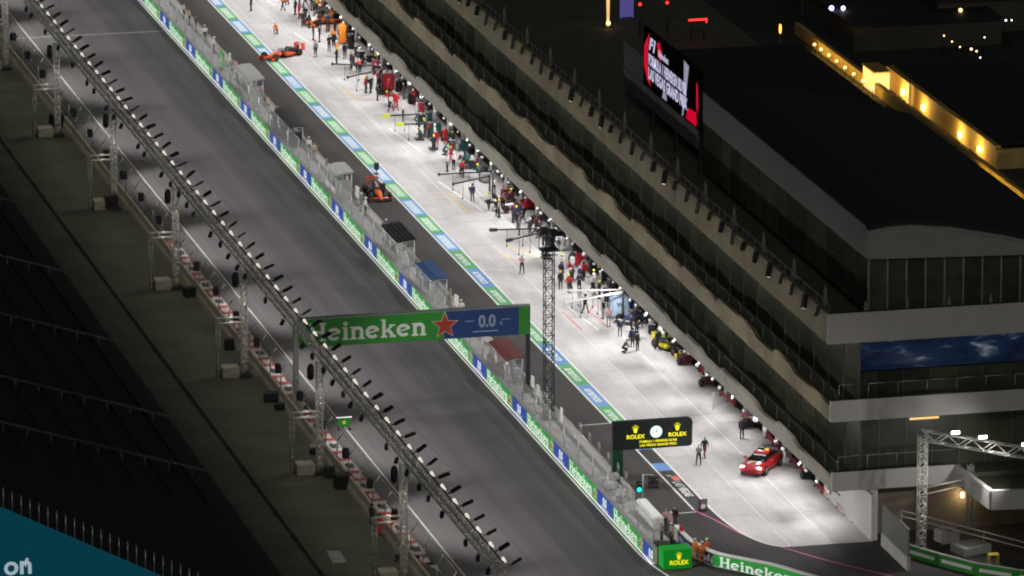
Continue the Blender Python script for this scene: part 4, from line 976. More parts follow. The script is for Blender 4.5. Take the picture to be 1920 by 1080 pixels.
for i in range(n):
    t0, t1 = i / n, (i + 1) / n; xa, xb = L_ * t0 * 1.25, L_ * t1 * 1.25; za, zb2 = a.z + sl_ * xa, a.z + sl_ * xb
    mb = MB(); mb.tube((xa, .15, za + .02), (xa, .15, za + 1.6), .04, seg=6); mb.build('post', 'steel_light', f)
    mb = MB(); mb.quad((xa + .06, .15, za + .08), (xb - .06, .15, zb2 + .08), (xb - .06, .15, zb2 + 1.5), (xa + .06, .15, za + 1.5)); mb.build('glass_pane', 'balustrade_glass', f)
# ================================================================== TOWN BEHIND
amb = tag(empty('amber_terrace_wall', (63.6, 50, 0)), 'low amber lit parapet wall running behind the pit building roof', 'wall')
mb = MB(); mb.box((.5, 0, .6), (.5, 90, 1.2)); mb.build('wall_core', 'amber_wall', amb)
AL = None
for i, (px, py) in enumerate([(1514, 86), (1528, 95), (1542, 106), (1557, 117), (1574, 129), (1591, 141), (1608, 154), (1626, 168), (1829, 316), (1849, 331), (1870, 345), (1891, 361), (1911, 377)]):
    q = P(px, py, .9)
    if AL is None:
        AL = empty('wall_lamp'); mb = MB(); mb.sphere((0, 0, .12), .13, seg=10, rings=6); mb.build('globe', 'amber_lamp', AL); mb = MB(); mb.tube((0, 0, -.9), (0, 0, .02), .04, seg=6); mb.build('stem', 'dark_steel', AL); o = AL
    else: o = copy_tree(AL)
    o.location = (63.2, q.y, .9); tag(o, 'small glowing lamp along the amber parapet behind the roof', 'lamp', 'lamps along the amber parapet')
    pl = bpy.data.lights.new('amber_glow', 'POINT'); pl.energy = 90; pl.color = (1, .6, .12); pl.shadow_soft_size = .15; po_ = bpy.data.objects.new('amber_glow', pl); COL.objects.link(po_); po_.location = (62.95, q.y, 1.0)
a, b = PX(1662, 125, 66), PX(1866, 273, 66)
hb = tag(empty('amber_building', (66, 0, 0)), 'amber washed building wall with four bright wall lamps at the upper right', 'building')
zt_ = (a.z + b.z) / 2
mb = MB(); mb.box((.3, (a.y + b.y) / 2, zt_ / 2), (.6, a.y - b.y, zt_)); mb.build('long_wall', 'amber_wall', hb)
mb = MB(); mb.box((5.9, b.y - .3, zt_ / 2 - .2), (11.8, .6, zt_ - .1)); mb.build('end_wall', 'amber_wall', hb)
mb = MB(); mb.box((6.6, (a.y + b.y) / 2, zt_ + .1), (12, a.y - b.y - .4, .2)); mb.build('roof', 'roof_skin', hb)
for px, py in ((1690, 183), (1728, 210), (1797, 262), (1833, 292)):
    q = PX(px, py, 65.7); z = max(q.z, .8); mb = MB(); mb.box((-.15, q.y, z), (.3, .5, .7)); mb.build('wall_sconce', 'amber_lamp', hb, bevel=.1)
    pl = bpy.data.lights.new('sconce_glow', 'POINT'); pl.energy = 260; pl.color = (1, .66, .2); pl.shadow_soft_size = .25; po_ = bpy.data.objects.new('sconce_glow', pl); COL.objects.link(po_); po_.location = (65.0, q.y, z + .2)
q = PX(1660, 190, 65.6); k_ = tag(empty('lit_kiosk', (64.6, q.y, 0)), 'pale warm lit kiosk box at the corner of the amber wall', 'kiosk')
mb = MB(); mb.box((0, 0, 1.1), (1.6, 4.2, 2.2)); mb.build('body', 'warm_window', k_, bevel=.05); mb = MB(); mb.box((0, 0, 2.27), (1.8, 4.4, .12)); mb.build('roof', 'amber_wall', k_)
q = PX(1702, 225, 65.6); k_ = tag(empty('doorway', (65.6, q.y, 0)), 'bright yellow doorway strip in the amber wall', 'doorway'); mb = MB(); mb.box((0, 0, 1.2), (.1, .8, 2.4)); mb.build('door_light', 'warm_window', k_); mb = MB(); mb.box((0, -.7, 1.25), (.16, .5, 2.5)); mb.build('jamb', 'amber_wall', k_)
def far_lamp(px, py, h, mt, lab, r_=.28, stretch=1.0):
    zb_ = 16.9 if 'red lamp' in lab else 0.0
    q = P(px, py, h + zb_); e = tag(empty('street_lamp' if not zb_ else 'roof_lamp', (q.x, q.y, zb_)), lab, 'lamp')
    mb = MB(); mb.tube((0, 0, 0), (0, 0, h - r_ * stretch), .06, seg=6); mb.build('pole', 'dark_steel', e)
    mb = MB(); mb.sphere((0, 0, h), r_, seg=10, rings=6, sc=(1, 1, stretch)); mb.build('lamp_globe', mt, e)
    return e
for px, py, h, mt, lab, r_, stt in [(1559, 15, 3, 'blue_lamp', 'bright blue white lamp at the top right', .24, 1), (1581, 15, 3, 'white_lamp', 'white lamp right of the blue white lamp', .2, 1), (1463, 54, 2, 'orange_lamp', 'upright orange lamp above the dark roof', .14, 4), (1200, 8, 3, 'red_lamp', 'small red lamp left of two at the top edge', .16, 1), (1251, 5, 3, 'red_lamp', 'small red lamp right of two at the top edge', .16, 1), (1801, 19, 3, 'amber_lamp', 'warm lamp alone near the top right corner', .2, 1),
        (1886, 38, 3, 'white_lamp', 'pale lamp, left of a close pair at right edge', .08, 1), (1897, 38, 3, 'white_lamp', 'pale lamp, right of a close pair at right edge', .06, 1), (1770, 67, 2, 'amber_lamp', 'uppermost of three small lamps left of the bright cluster', .08, 1), (1785, 78, 2, 'amber_lamp', 'middle of three small lamps left of the bright cluster', .08, 1), (1800, 88, 2, 'amber_lamp', 'lowest of three small lamps left of the bright cluster', .08, 1), (1821, 92, 2, 'amber_lamp', 'large lamp on the left of the bright cluster', .13, 1), (1831, 96, 2, 'amber_lamp', 'large lamp on the right of the bright cluster', .1, 1), (1846, 70, 2, 'white_lamp', 'tiny lamp above the bright cluster', .06, 1), (1838, 108, 2, 'white_lamp', 'tiny lamp below the bright cluster', .06, 1), (1917, 498, 2, 'amber_lamp', 'small yellow lamp at the right edge beside the pavilion', .16, 1)]:
    far_lamp(px, py, h, mt, lab, r_, stt)
q = P(1308, 37, 18.9); e = tag(empty('neon_sign', (q.x, q.y, 16.9)), 'thin red neon bar sign above the video screen', 'sign')
mb = MB(); mb.box((0, 0, 2.0), (1.75, .12, .16)); mb.box((.85, 0, 1.88), (.12, .12, .4)); mb.build('neon_tube', 'red_lamp', e); mb = MB(); mb.tube((-.6, 0, 0), (-.6, 0, 1.95), .05, seg=6); mb.tube((.6, 0, 0), (.6, 0, 1.95), .05, seg=6); mb.build('post', 'dark_steel', e)
q = P(1140, 50, 16.9); e = tag(empty('lit_column', (q.x, q.y, 16.9)), 'tall glowing yellow column at the top centre right', 'column')
mb = MB(); mb.tube((0, 0, .3), (0, 0, 3.2), .12, .18, seg=10); mb.build('lit_shaft', 'amber_lamp' if False else 'warm_window', e); mb = MB(); mb.sphere((0, -.1, .35), .2); mb.build('uplighter', 'amber_lamp', e); mb = MB(); mb.box((0, 0, .06), (.9, .9, .12)); mb.build('base', 'dark_steel', e)
q = P(1175, 33, 16.9); e = tag(empty('violet_board', (q.x, q.y, 16.9)), 'dim violet lit board beside the yellow column', 'board')
mb = MB(); mb.box((0, 0, 1.0), (1.3, .2, 2.0)); mb.build('board', 'violet_panel', e); mb = MB(); mb.box((0, .2, .05), (1.0, .6, .1)); mb.build('foot', 'dark_steel', e)
for px, py, s3, lab in ((1740, 90, (16, 22, 2.6), 'low dim brown flat building beyond the amber wall'), (1860, 60, (12, 14, 3.4), 'dim building block at the top right corner'), (1620, 20, (14, 12, 3.0), 'dim shed at the top right beyond the blue lamp'), (1050, 20, (10, 8, 3.2), 'dark shed left of the yellow column')):
    q = P(px, py); e = tag(empty('town_building', (q.x, q.y + s3[1] / 2, 0)), lab, 'building')
    mb = MB(); mb.box((0, 0, s3[2] / 2), s3); mb.build('wall', 'dim_building', e); mb = MB(); mb.box((0, 0, s3[2] + .1), (s3[0] + .6, s3[1] + .6, .2)); mb.build('roof', 'roof_skin', e)
# ================================================================== PEOPLE
def V3(*a): return Vector(a)
def mirror(p): return Vector((-p.x, p.y, p.z))
def pose(kind):
    """joints facing +Y; returns dict"""
    J = dict(pel=V3(0, 0, .96), wa=V3(0, 0, 1.1), ch=V3(0, .01, 1.33), nk=V3(0, .0, 1.5), hd=V3(0, .03, 1.64),
             sR=V3(.19, 0, 1.42), eR=V3(.25, -.04, 1.14), wR=V3(.25, .06, .9), sL=V3(-.19, 0, 1.42), eL=V3(-.25, -.04, 1.14), wL=V3(-.25, .06, .9),
             hR=V3(.095, 0, .93), kR=V3(.11, .03, .5), aR=V3(.12, -.01, .09), hL=V3(-.095, 0, .93), kL=V3(-.11, .03, .5), aL=V3(-.12, -.01, .09))
    if kind == 'walk':
        J.update(kR=V3(.1, .2, .53), aR=V3(.1, .28, .1), kL=V3(-.1, -.05, .5), aL=V3(-.1, -.36, .16), eR=V3(.26, -.16, 1.16), wR=V3(.24, -.12, .92), eL=V3(-.26, .08, 1.15), wL=V3(-.22, .26, .99))
    if kind == 'fold':
        J.update(eR=V3(.27, .06, 1.16), wR=V3(-.06, .2, 1.2), eL=V3(-.27, .06, 1.14), wL=V3(.06, .22, 1.16))
    if kind == 'photo':
        J.update(eR=V3(.24, .2, 1.3), wR=V3(.1, .33, 1.5), eL=V3(-.24, .2, 1.28), wL=V3(-.1, .34, 1.5), kR=V3(.16, .04, .5), aR=V3(.2, 0, .09), kL=V3(-.14, .02, .5), aL=V3(-.17, -.05, .09))
    if kind == 'reach':
        for k_ in ('wa', 'ch', 'nk', 'hd', 'sR', 'sL'):
            p = J[k_]; t = p.z - .96; J[k_] = V3(p.x, p.y + t * .55, .96 + t * .84)
        J.update(eR=V3(.24, .5, 1.12), wR=V3(.18, .72, 1.02), eL=V3(-.24, .5, 1.1), wL=V3(-.18, .7, 1.0))
    if kind == 'crouch':
        dz = -.48
        for k_ in ('pel', 'wa', 'ch', 'nk', 'hd', 'sR', 'sL', 'hR', 'hL'): J[k_] = J[k_] + V3(0, -.12 + max(0, J[k_].z - .96) * .5, dz)
        J.update(kR=V3(.16, .3, .5), aR=V3(.13, .02, .09), kL=V3(-.16, .22, .2), aL=V3(-.13, -.2, .1), eR=V3(.25, .28, .74), wR=V3(.14, .44, .6), eL=V3(-.25, .28, .74), wL=V3(-.12, .44, .62))
    return J
BODY = {}
def body_mesh(kind):
    if kind in BODY: return BODY[kind]
    J = pose(kind); mb = MB(); segs = []
    def cap(a, b, r0, r1, lab, sx=1.0):
        a, b = Vector(a), Vector(b); mb.tube(a, b, r0, r1, seg=12); mb.sphere(a, r0, seg=12, rings=7); mb.sphere(b, r1, seg=12, rings=7); segs.append((a, b, (r0 + r1) / 2, lab))
    def trunk(a, b, r0, r1, lab, wd):
        for o in (-wd, 0, wd): cap(a + V3(o, 0, 0), b + V3(o, 0, 0), r0, r1, lab)
    trunk(J['pel'], J['wa'], .115, .105, 2, .065); trunk(J['wa'], J['ch'], .11, .125, 1, .075); cap(J['sR'] - V3(.05, 0, .02), J['sL'] + V3(.05, 0, -.02), .085, .085, 1)
    cap(J['ch'] + V3(0, 0, .08), J['nk'], .075, .058, 1); cap(J['nk'], J['hd'] + V3(0, -.01, -.06), .056, .055, 0)
    h = J['hd']; mb.sphere(h, .1, seg=14, rings=9, sc=(.84, 1.0, 1.2)); segs.append((h + V3(0, 0, -.06), h + V3(0, .02, .0), .09, 0)); segs.append((h + V3(0, -.05, .05), h + V3(0, -.02, .09), .08, 4))
    mb.sphere(h + V3(0, .03, -.075), .062, seg=10, rings=6); mb.tube(h + V3(0, .085, .03), h + V3(0, .115, -.025), .012, .02, seg=6)
    for s in (-1, 1): mb.sphere(h + V3(s * .088, -.005, -.01), .026, seg=8, rings=5, sc=(.5, 1, 1.3)); mb.sphere(h + V3(s * .035, .085, .02), .018, seg=8, rings=5)
    for S in 'RL':
        cap(J['s' + S], J['e' + S], .064, .05, 1); cap(J['e' + S], J['w' + S], .05, .037, 1)
        d = (J['w' + S] - J['e' + S]).normalized(); w_ = J['w' + S]; side = V3(1 if S == 'R' else -1, 0, 0); side = (side - d * side.dot(d)).normalized(); nrm = d.cross(side)
        cap(w_, w_ + d * .07, .032, .036, 0)
        for q, (o, ln) in enumerate(((-.032, .07), (-.011, .085), (.011, .08), (.032, .06))):
            b0 = w_ + d * .09 + nrm * o; b1 = b0 + d * ln * .5 - side * .008; b2 = b1 + d * ln * .45 - side * .025
            mb.tube(b0 - d * .02, b1, .0115, .0105, seg=6); mb.tube(b1, b2, .0105, .009, seg=6); segs.append((b0, b2, .01, 0))
        t0 = w_ + d * .03 + nrm * -.035; t1 = t0 + d * .04 - nrm * .035; mb.tube(t0, t1, .014, .011, seg=6); mb.tube(t1, t1 + d * .03, .011, .009, seg=6); segs.append((t0, t1, .01, 0))
        cap(J['h' + S], J['k' + S], .092, .066, 2); cap(J['k' + S], J['a' + S], .064, .047, 2)
        a = J['a' + S]; cap(a + V3(0, -.05, -.04), a + V3(.01, .16, -.05), .045, .038, 3)
    me = bpy.data.meshes.new('b'); me.from_pydata(mb.v, [], mb.f); o = bpy.data.objects.new('b', me); COL.objects.link(o)
    m1 = o.modifiers.new('r', 'REMESH'); m1.mode = 'VOXEL'; m1.voxel_size = .0155; m1.use_smooth_shade = True
    m2 = o.modifiers.new('s', 'SMOOTH'); m2.factor = .5; m2.iterations = 2
    dg = bpy.context.evaluated_depsgraph_get(); dg.update(); out = bpy.data.meshes.new_from_object(o.evaluated_get(dg)); bpy.data.objects.remove(o)
    n = len(out.polygons); c = np.zeros(n * 3); out.polygons.foreach_get('center', c); c = c.reshape(-1, 3); best = np.full(n, 1e9); idx = np.zeros(n, dtype=np.int32)
    for a, b, r_, lab in segs:
        a_, d_ = np.array(a), np.array(b - a); t = np.clip(((c - a_) @ d_) / max(d_ @ d_, 1e-9), 0, 1); dd = np.linalg.norm(c - a_ - t[:, None] * d_, axis=1) - r_
        k_ = dd < best; best[k_] = dd[k_]; idx[k_] = lab
    for nm in ('skin', 'mono_black', 'mono_black', 'black_rubber', 'hair'): out.materials.append(M(nm))
    out.polygons.foreach_set('material_index', idx); out.update(); BODY[kind] = (out, J); return BODY[kind]
CL = {}
def cloth(c):
    key = 'cloth_%d_%d_%d' % tuple(int(q * 255) for q in c); return mat(key, c, .8, noise=.12, nscale=6)
HELM = {}
def helmet_mesh(col):
    if col in HELM: return HELM[col]
    mb = MB(); mb.sphere((0, 0, .03), .125, seg=16, rings=10, sc=(.92, 1.05, 1.0)); mb.box((0, .11, .0), (.17, .06, .07), mi=1); mb.tube((-.1, 0, -.05), (-.09, .04, -.12), .012, seg=5, mi=1)
    o = mb.build('helmet', [cloth(col), 'black_plastic']); HELM[col] = o.data; bpy.data.objects.remove(o); return HELM[col]
BLK, DGR, GRY, WHT, RED, ORG, NVY, YEL, MRN, PNK, BGE, TEA = (.012, .012, .014), (.035, .035, .04), (.2, .2, .21), (.7, .69, .67), (.5, .015, .025), (.78, .2, .03), (.015, .025, .07), (.75, .72, .05), (.12, .015, .03), (.5, .3, .3), (.45, .38, .28), (.02, .1, .1)
def person(loc, rz, kind, top, legs, label, helmet=None, hair=None, group=None, scale=1.0):
    me, J = body_mesh(kind); o = bpy.data.objects.new('person', me); COL.objects.link(o); o.location = loc; o.rotation_euler.z = rz; o.scale = (scale,) * 3
    for i, m_ in enumerate((None, cloth(top), cloth(legs), None, cloth(hair) if hair else None)):
        if m_ is not None: o.material_slots[i].link = 'OBJECT'; o.material_slots[i].material = m_
    if helmet: h = bpy.data.objects.new('helmet', helmet_mesh(helmet)); COL.objects.link(h); h.parent = o; h.location = J['hd'] + V3(0, -.01, .02)
    tag(o, label, 'person', group); return o
def g(px, py, z=.022): return P(px, py, z)
PE = [  # feet pixel, heading (deg from +Y), pose, top, legs, label, helmet
 ((471, 21), 60, 'stand', BLK, BLK, 'person in black standing by the strip at the top of the pit lane', None), ((533, 5), -60, 'stand', DGR, BLK, 'person in dark clothes at the top picture edge of the pit lane', None),
 ((561, 35), 100, 'stand', RED, RED, 'person in red overalls near the top of the pit lane', None), ((518, 64), 150, 'crouch', ORG, DGR, 'person in orange crouching ahead of the turning orange car', None),
 ((580, 53), 60, 'stand', BLK, DGR, 'person in black beside the orange garage equipment', None), ((592, 107), 20, 'stand', GRY, BLK, 'person in grey top standing right of the turning orange car', ORG),
 ((617, 96), 200, 'fold', BLK, BLK, 'left of two people in black by the orange cabinet', None), ((626, 90), 170, 'stand', DGR, BLK, 'right of two people in black by the orange cabinet', None),
 ((659, 128), 120, 'stand', MRN, BLK, 'person in dark maroon under the uppermost black boom', None), ((695, 174), 100, 'reach', BLK, BLK, 'person in black leaning left of the red cabinet', None),
 ((710, 174), 30, 'stand', BLK, BLK, 'person in black close against the red cabinet', None), ((738, 203), 150, 'stand', RED, RED, 'left of two people in red overalls below the red cabinet', WHT),
 ((744, 206), 210, 'walk', RED, RED, 'right of two people in red overalls below the red cabinet', WHT), ((757, 186), 90, 'stand', BLK, DGR, 'person in black between two people in red near garages', None),
 ((777, 197), 140, 'fold', RED, MRN, 'person in red shirt against the garages beyond the yellow tipped booms', None), ((797, 257), 80, 'stand', BLK, BLK, 'person in black with yellow helmet by the dark teal cabinet', YEL),
 ((706, 118), 130, 'stand', WHT, YEL, 'person in white and yellow beside the far garages', YEL), ((839, 322), 100, 'stand', WHT, BLK, 'person in white top and black trousers above the long black boom', None),
 ((848, 297), 60, 'stand', RED, RED, 'person in bright red standing behind the white topped person', None), ((865, 310), 160, 'reach', WHT, BLK, 'person in white leaning over equipment by the garages', None),
 ((895, 324), 100, 'fold', MRN, BLK, 'person in maroon under the long black boom', None), ((926, 366), 190, 'stand', WHT, BLK, 'person in white shirt left of the parked red and white car', None),
 ((936, 408), 100, 'stand', BGE, DGR, 'person in brown top with yellow helmet near the parked red and white car', YEL), ((943, 396), 180, 'stand', GRY, BLK, 'person in grey behind the brown topped helper', None),
 ((975, 411), 120, 'stand', NVY, NVY, 'person in navy in front of the parked red and white car', None), ((974, 441), 90, 'stand', GRY, BLK, 'person in grey top by the pair of middle booms', None),
 ((994, 443), 30, 'stand', DGR, DGR, 'person in dark grey right of the grey topped person', WHT), ((1011, 433), 140, 'reach', RED, RED, 'person in red bending beside the lattice tower head', None),
 ((979, 513), 150, 'photo', PNK, BLK, 'photographer in pale pink top alone on the open apron', None), ((1055, 512), 110, 'stand', WHT, BLK, 'person in white vest and yellow helmet right of the tower', YEL),
 ((1071, 541), 100, 'fold', BLK, BLK, 'person in black with backpack right of the tower', None), ((1087, 534), 30, 'stand', NVY, BLK, 'person in navy with light blue cap by the garages', (.3, .6, .75)),
 ((1096, 518), 200, 'walk', WHT, GRY, 'person in white walking past the small red cabinet', None), ((1114, 541), 100, 'stand', WHT, BLK, 'person in white vest and yellow helmet nearest the navy crew', YEL),
 ((1130, 532), 60, 'reach', NVY, NVY, 'person in navy with yellow cap bending by the garages', YEL), ((1131, 598), 100, 'stand', BLK, GRY, 'person in black jacket left of the pale blue cabinet', None),
 ((1141, 612), 180, 'stand', PNK, GRY, 'person in pale pink top in front of the pale blue cabinet', None), ((1310, 872), 170, 'photo', GRY, BLK, 'photographer in grey vest walking below the clock signboard', None),
 ((1321, 858), 190, 'walk', BLK, MRN, 'person in black just behind the photographer by the clock signboard', None), ((1391, 822), 150, 'stand', DGR, BLK, 'person in dark grey standing before the red carts near the red car', None),
 ((1303, 1050), 120, 'stand', ORG, ORG, 'left marshal in orange overalls at the pit exit wall', WHT), ((1316, 1056), 170, 'fold', ORG, ORG, 'middle marshal in orange overalls at the pit exit wall', WHT), ((1325, 1050), 200, 'stand', ORG, ORG, 'right marshal in orange overalls at the pit exit wall', WHT),
 ((1192, 612), 110, 'reach', NVY, BLK, 'person in navy crouched over the equipment past the pale blue cabinet', None), ((1206, 606), 60, 'crouch', NVY, NVY, 'crouching person in navy at the garage front past the blue cabinet', None)]
for (px, py), hd, kd, tp, lg, lab, hm in PE: person(g(px, py), R(hd), kd, tp, lg, lab, hm)
# crew crowding the garage fronts
random.seed(21)
ZN = [('topmost', 93, 122, 22, (('orange', ORG), ('black', BLK), ('black', BLK), ('dark grey', DGR))), ('upper', 69, 92, 16, (('black', BLK), ('red', RED), ('dark grey', DGR), ('white', WHT))), ('teal cabinet', 38, 66, 20, (('black', BLK), ('dark teal', TEA), ('white', WHT), ('red', RED))),
      ('middle', 12, 32, 17, (('navy', NVY), ('white', WHT), ('maroon', MRN), ('black', BLK))), ('lattice tower', -13, 5, 16, (('navy', NVY), ('black', BLK), ('white', WHT), ('red', RED))), ('pale blue cabinet', -27, -20, 8, (('navy', NVY), ('navy', NVY), ('black', BLK)))]
used = []
for zn, ya, yb, n, cols in ZN:
    k_ = 0; t_ = 0
    while k_ < n and t_ < 200:
        t_ += 1; x, y = 16.9 - 3.2 * random.random() ** 1.3, random.uniform(ya, yb)
        if any((x - a) ** 2 + (y - b) ** 2 < .8 for a, b in used): continue
        used.append((x, y)); k_ += 1; cn, cc = random.choice(cols)
        person((x, y, .022), random.uniform(0, 6.28), random.choice(('stand', 'fold', 'reach', 'walk', 'crouch', 'stand')), cc, random.choice((BLK, cc, DGR)), 'crew member in ' + cn + ' in the crowd at the ' + zn + ' garages', helmet=random.choice((None, None, None, YEL, WHT, BLK)), group='crew in the crowd at the ' + zn + ' garages')
# on the pit wall walkway (head pixel)
PW = [((347, 6), BGE, 'first of a row of people on the far pit wall at the top edge'), ((361, 17), BGE, 'second of the row of people on the far pit wall'), ((372, 30), DGR, 'third of the row of people on the far pit wall in dark top'), ((386, 48), WHT, 'fourth of the row of people on the far pit wall in white'), ((401, 70), WHT, 'last of the row of people on the far pit wall in white'),
      ((431, 102), WHT, 'person in white on the pit wall beside the far green board'), ((441, 112), PNK, 'person in pink on the pit wall beside the grey frame stand'), ((490, 161), RED, 'person with red top behind the grey frame stand on the pit wall'), ((503, 181), BGE, 'person in tan beside the dark green canopy stand'), ((520, 198), DGR, 'person in dark top just beyond the dark green canopy'), ((579, 258), WHT, 'person in white on the pit wall before the grey booth'), ((589, 268), BGE, 'person in tan on the pit wall next to the grey booth'),
      ((612, 296), GRY, 'person at the far end of the grey booth roof'), ((655, 333), BLK, 'person in black with white helmet beside the grey booth'), ((678, 362), GRY, 'left of two helmeted people level with the black and orange car'), ((688, 371), WHT, 'right of two helmeted people level with the black and orange car'), ((728, 412), GRY, 'person with white cap at the black louvred stand'), ((867, 563), WHT, 'person in white vest just above the beer gantry')]
for (px, py), tp, lab in PW:
    q = P(px, py, 2.0); q.z = .3; q.x = min(max(q.x, .9), 2.5); person(q, R(random.choice((-90, -70, 90, 180))), random.choice(('stand', 'fold', 'stand')), tp, random.choice((DGR, BLK, GRY)), lab, helmet=(WHT if 'helmet' in lab or 'white' in lab else None))
for (px, py), tp, hm, lab in [((1241, 1003), GRY, WHT, 'marshal in grey with white helmet behind the green sponsor box'), ((1259, 1004), BGE, WHT, 'marshal in tan with white helmet behind the green sponsor box'), ((1277, 1005), RED, None, 'marshal in red behind the right side of the sponsor box'), ((1247, 978), PNK, None, 'person in pink at the end of the pit wall walkway'), ((1258, 984), PNK, WHT, 'second person in pink at the end of the pit wall walkway'), ((1265, 973), BLK, None, 'person in black at the end of the pit wall walkway')]:
    q = P(px, py + 16, .004); person(q, R(random.choice((150, 100, 200))), 'stand', tp, DGR, lab, hm)
for (px, py), tp, lg, hm, kd, lab in [((712, 1003), (.75, .07, .04), (.75, .07, .04), BLK, 'fold', 'marshal in red overalls with dark helmet left of the nearest mast'), ((697, 985), DGR, BLK, BLK, 'stand', 'marshal in dark clothes behind the left red marshal'), ((733, 1008), (.85, .1, .03), (.85, .25, .05), YEL, 'fold', 'marshal in bright red and yellow beside the nearest mast'), ((746, 1052), GRY, DGR, BLK, 'crouch', 'crouching marshal in grey at the foot of the nearest mast')]:
    person(P(px, py), R(-60), kd, tp, lg, lab, hm)

# ================================================================== CARS
def sect(y, hw, z0, z1, n=14, p=2.6):
    zc, hz = (z0 + z1) / 2, (z1 - z0) / 2; out = []
    for i in range(n):
        t = 2 * math.pi * i / n; c_, s_ = math.cos(t), math.sin(t)
        out.append((hw * math.copysign(abs(c_) ** (2 / p), c_), y, zc + hz * math.copysign(abs(s_) ** (2 / p), s_)))
    return out
def wheel(parent, x, y, r, w_, rim='dark_steel', stripe=None):
    mb = MB(); mb.lathe([(r * .62, -w_ / 2 + .01), (r * .93, -w_ / 2), (r, -w_ / 2 + .05), (r, w_ / 2 - .05), (r * .93, w_ / 2), (r * .62, w_ / 2 - .01)], (x, y, r), (1, 0, 0), 22, closed=False); ty = mb.build('tyre', 'black_rubber', parent)
    s = 1 if x > 0 else -1
    mb = MB(); mb.lathe([(0, -w_ * .36), (r * .6, -w_ * .4), (r * .64, -w_ * .46), (r * .64, w_ * .46), (r * .6, w_ * .4), (0, w_ * .36)], (x, y, r), (1, 0, 0), 20); rm = mb.build('rim', rim, ty)
    if stripe: mb = MB(); mb.lathe([(r * .76, w_ * .5 * s + .002 * s), (r * .83, w_ * .5 * s + .003 * s)], (x, y, r), (1, 0, 0), 22, closed=False); mb.build('sidewall_stripe', stripe, ty)
    return ty
def formula_car(loc, rz, body, accent, wing, label, helm=ORG, pod=None):
    e = tag(empty('racing_car', loc, rz), label, 'racing car'); pod = pod or accent
    # nose points to +Y, length 5.5
    mb = MB(); mb.loft([sect(2.62, .07, .2, .3), sect(2.3, .13, .2, .42), sect(1.8, .19, .22, .54), sect(1.2, .26, .2, .64), sect(.7, .31, .12, .68), sect(.25, .34, .1, .66)]); mb.build('nose', body, e)
    mb = MB(); mb.loft([sect(.3, .345, .1, .65), sect(-.05, .36, .1, .6), sect(-.5, .36, .1, .62), sect(-.7, .34, .1, .8), sect(-.95, .24, .1, 1.0), sect(-1.4, .2, .12, .92), sect(-2.1, .13, .18, .66), sect(-2.55, .08, .25, .5)]); mb.build('engine_cover', accent, e)
    mb = MB(); mb.box((0, .02, .615), (.46, .72, .03)); mb.build('cockpit_opening', 'carbon', e)
    for s in (-1, 1):
        mb = MB(); mb.loft([[(s * .52 + a, y, z) for a, y, z in sect(yy, hw, z0, z1)] for yy, hw, z0, z1 in ((.05, .2, .24, .56), (-.3, .25, .12, .58), (-1.0, .22, .1, .5), (-1.7, .1, .1, .3), (-2.0, .04, .12, .2))]); mb.build('sidepod', pod, e)
        mb = MB(); mb.tube((s * .33, .45, .66), (s * .62, .5, .72), .018, seg=5); mb.box((s * .66, .5, .73), (.16, .06, .09)); mb.build('mirror', 'carbon', e)
        mb = MB()
        for (yy, z) in ((1.85, .45), (1.45, .5), (1.7, .25)): mb.tube((s * .2, yy - .1, z), (s * .68, 1.72, .36 if z > .3 else .25), .022, seg=5)
        for (yy, z) in ((-1.5, .4), (-2.0, .4), (-1.75, .25)): mb.tube((s * .15, yy, z), (s * .66, -1.75, .36 if z > .3 else .25), .022, seg=5)
        mb.build('suspension_arm', 'carbon', e)
    mb = MB(); prof = [(.15, 1.0), (.3, .6), (.78, .25), (.8, -1.3), (.55, -1.6), (.5, -2.3), (-.5, -2.3), (-.55, -1.6), (-.8, -1.3), (-.78, .25), (-.3, .6), (-.15, 1.0)]
    mb.loft([[(a, b, .05) for a, b in prof], [(a, b, .09) for a, b in prof]], smooth=False); mb.build('floor', 'carbon', e)
    fw = MB()
    for q, (y0, ch, z, col) in enumerate(((2.62, .3, .12, 0), (2.42, .2, .19, 0), (2.27, .14, .26, 1))):
        for s in (-1, 1):
            n = 6
            for i in range(n):
                xa, xb = s * (.06 + .9 * i / n), s * (.06 + .9 * (i + 1) / n); ya, yb = y0 - .25 * (i / n) ** 1.5, y0 - .25 * ((i + 1) / n) ** 1.5
                za, zb2 = z + .03 * math.sin(3 * i / n), z + .03 * math.sin(3 * (i + 1) / n)
                fw.loft([[(xa, ya, za), (xa, ya - ch, za + .05), (xa, ya - ch, za + .065), (xa, ya, za + .02)], [(xb, yb, zb2), (xb, yb - ch, zb2 + .05), (xb, yb - ch, zb2 + .065), (xb, yb, zb2 + .02)]], mi=col, smooth=False)
    fwo = fw.build('front_wing', ['carbon', wing], e)
    for s in (-1, 1): mb = MB(); mb.box((s * .975, 2.2, .22), (.03, .55, .28)); mb.build('endplate', wing, fwo)
    rw = MB(); rw.box((0, -2.62, .93), (.98, .34, .035), M4=Matrix.Rotation(R(14), 3, 'X')); rw.box((0, -2.8, 1.05), (.98, .22, .03), M4=Matrix.Rotation(R(40), 3, 'X')); rw.box((0, -2.5, .45), (.9, .2, .03)); rwo = rw.build('rear_wing', wing, e)
    for s in (-1, 1): mb = MB(); mb.box((s * .505, -2.65, .75), (.025, .6, .72)); mb.build('endplate', wing if wing != 'carbon' else body, rwo)
    mb = MB(); mb.box((0, -2.45, .65), (.05, .3, .55)); mb.build('wing_pylon', 'carbon', rwo)
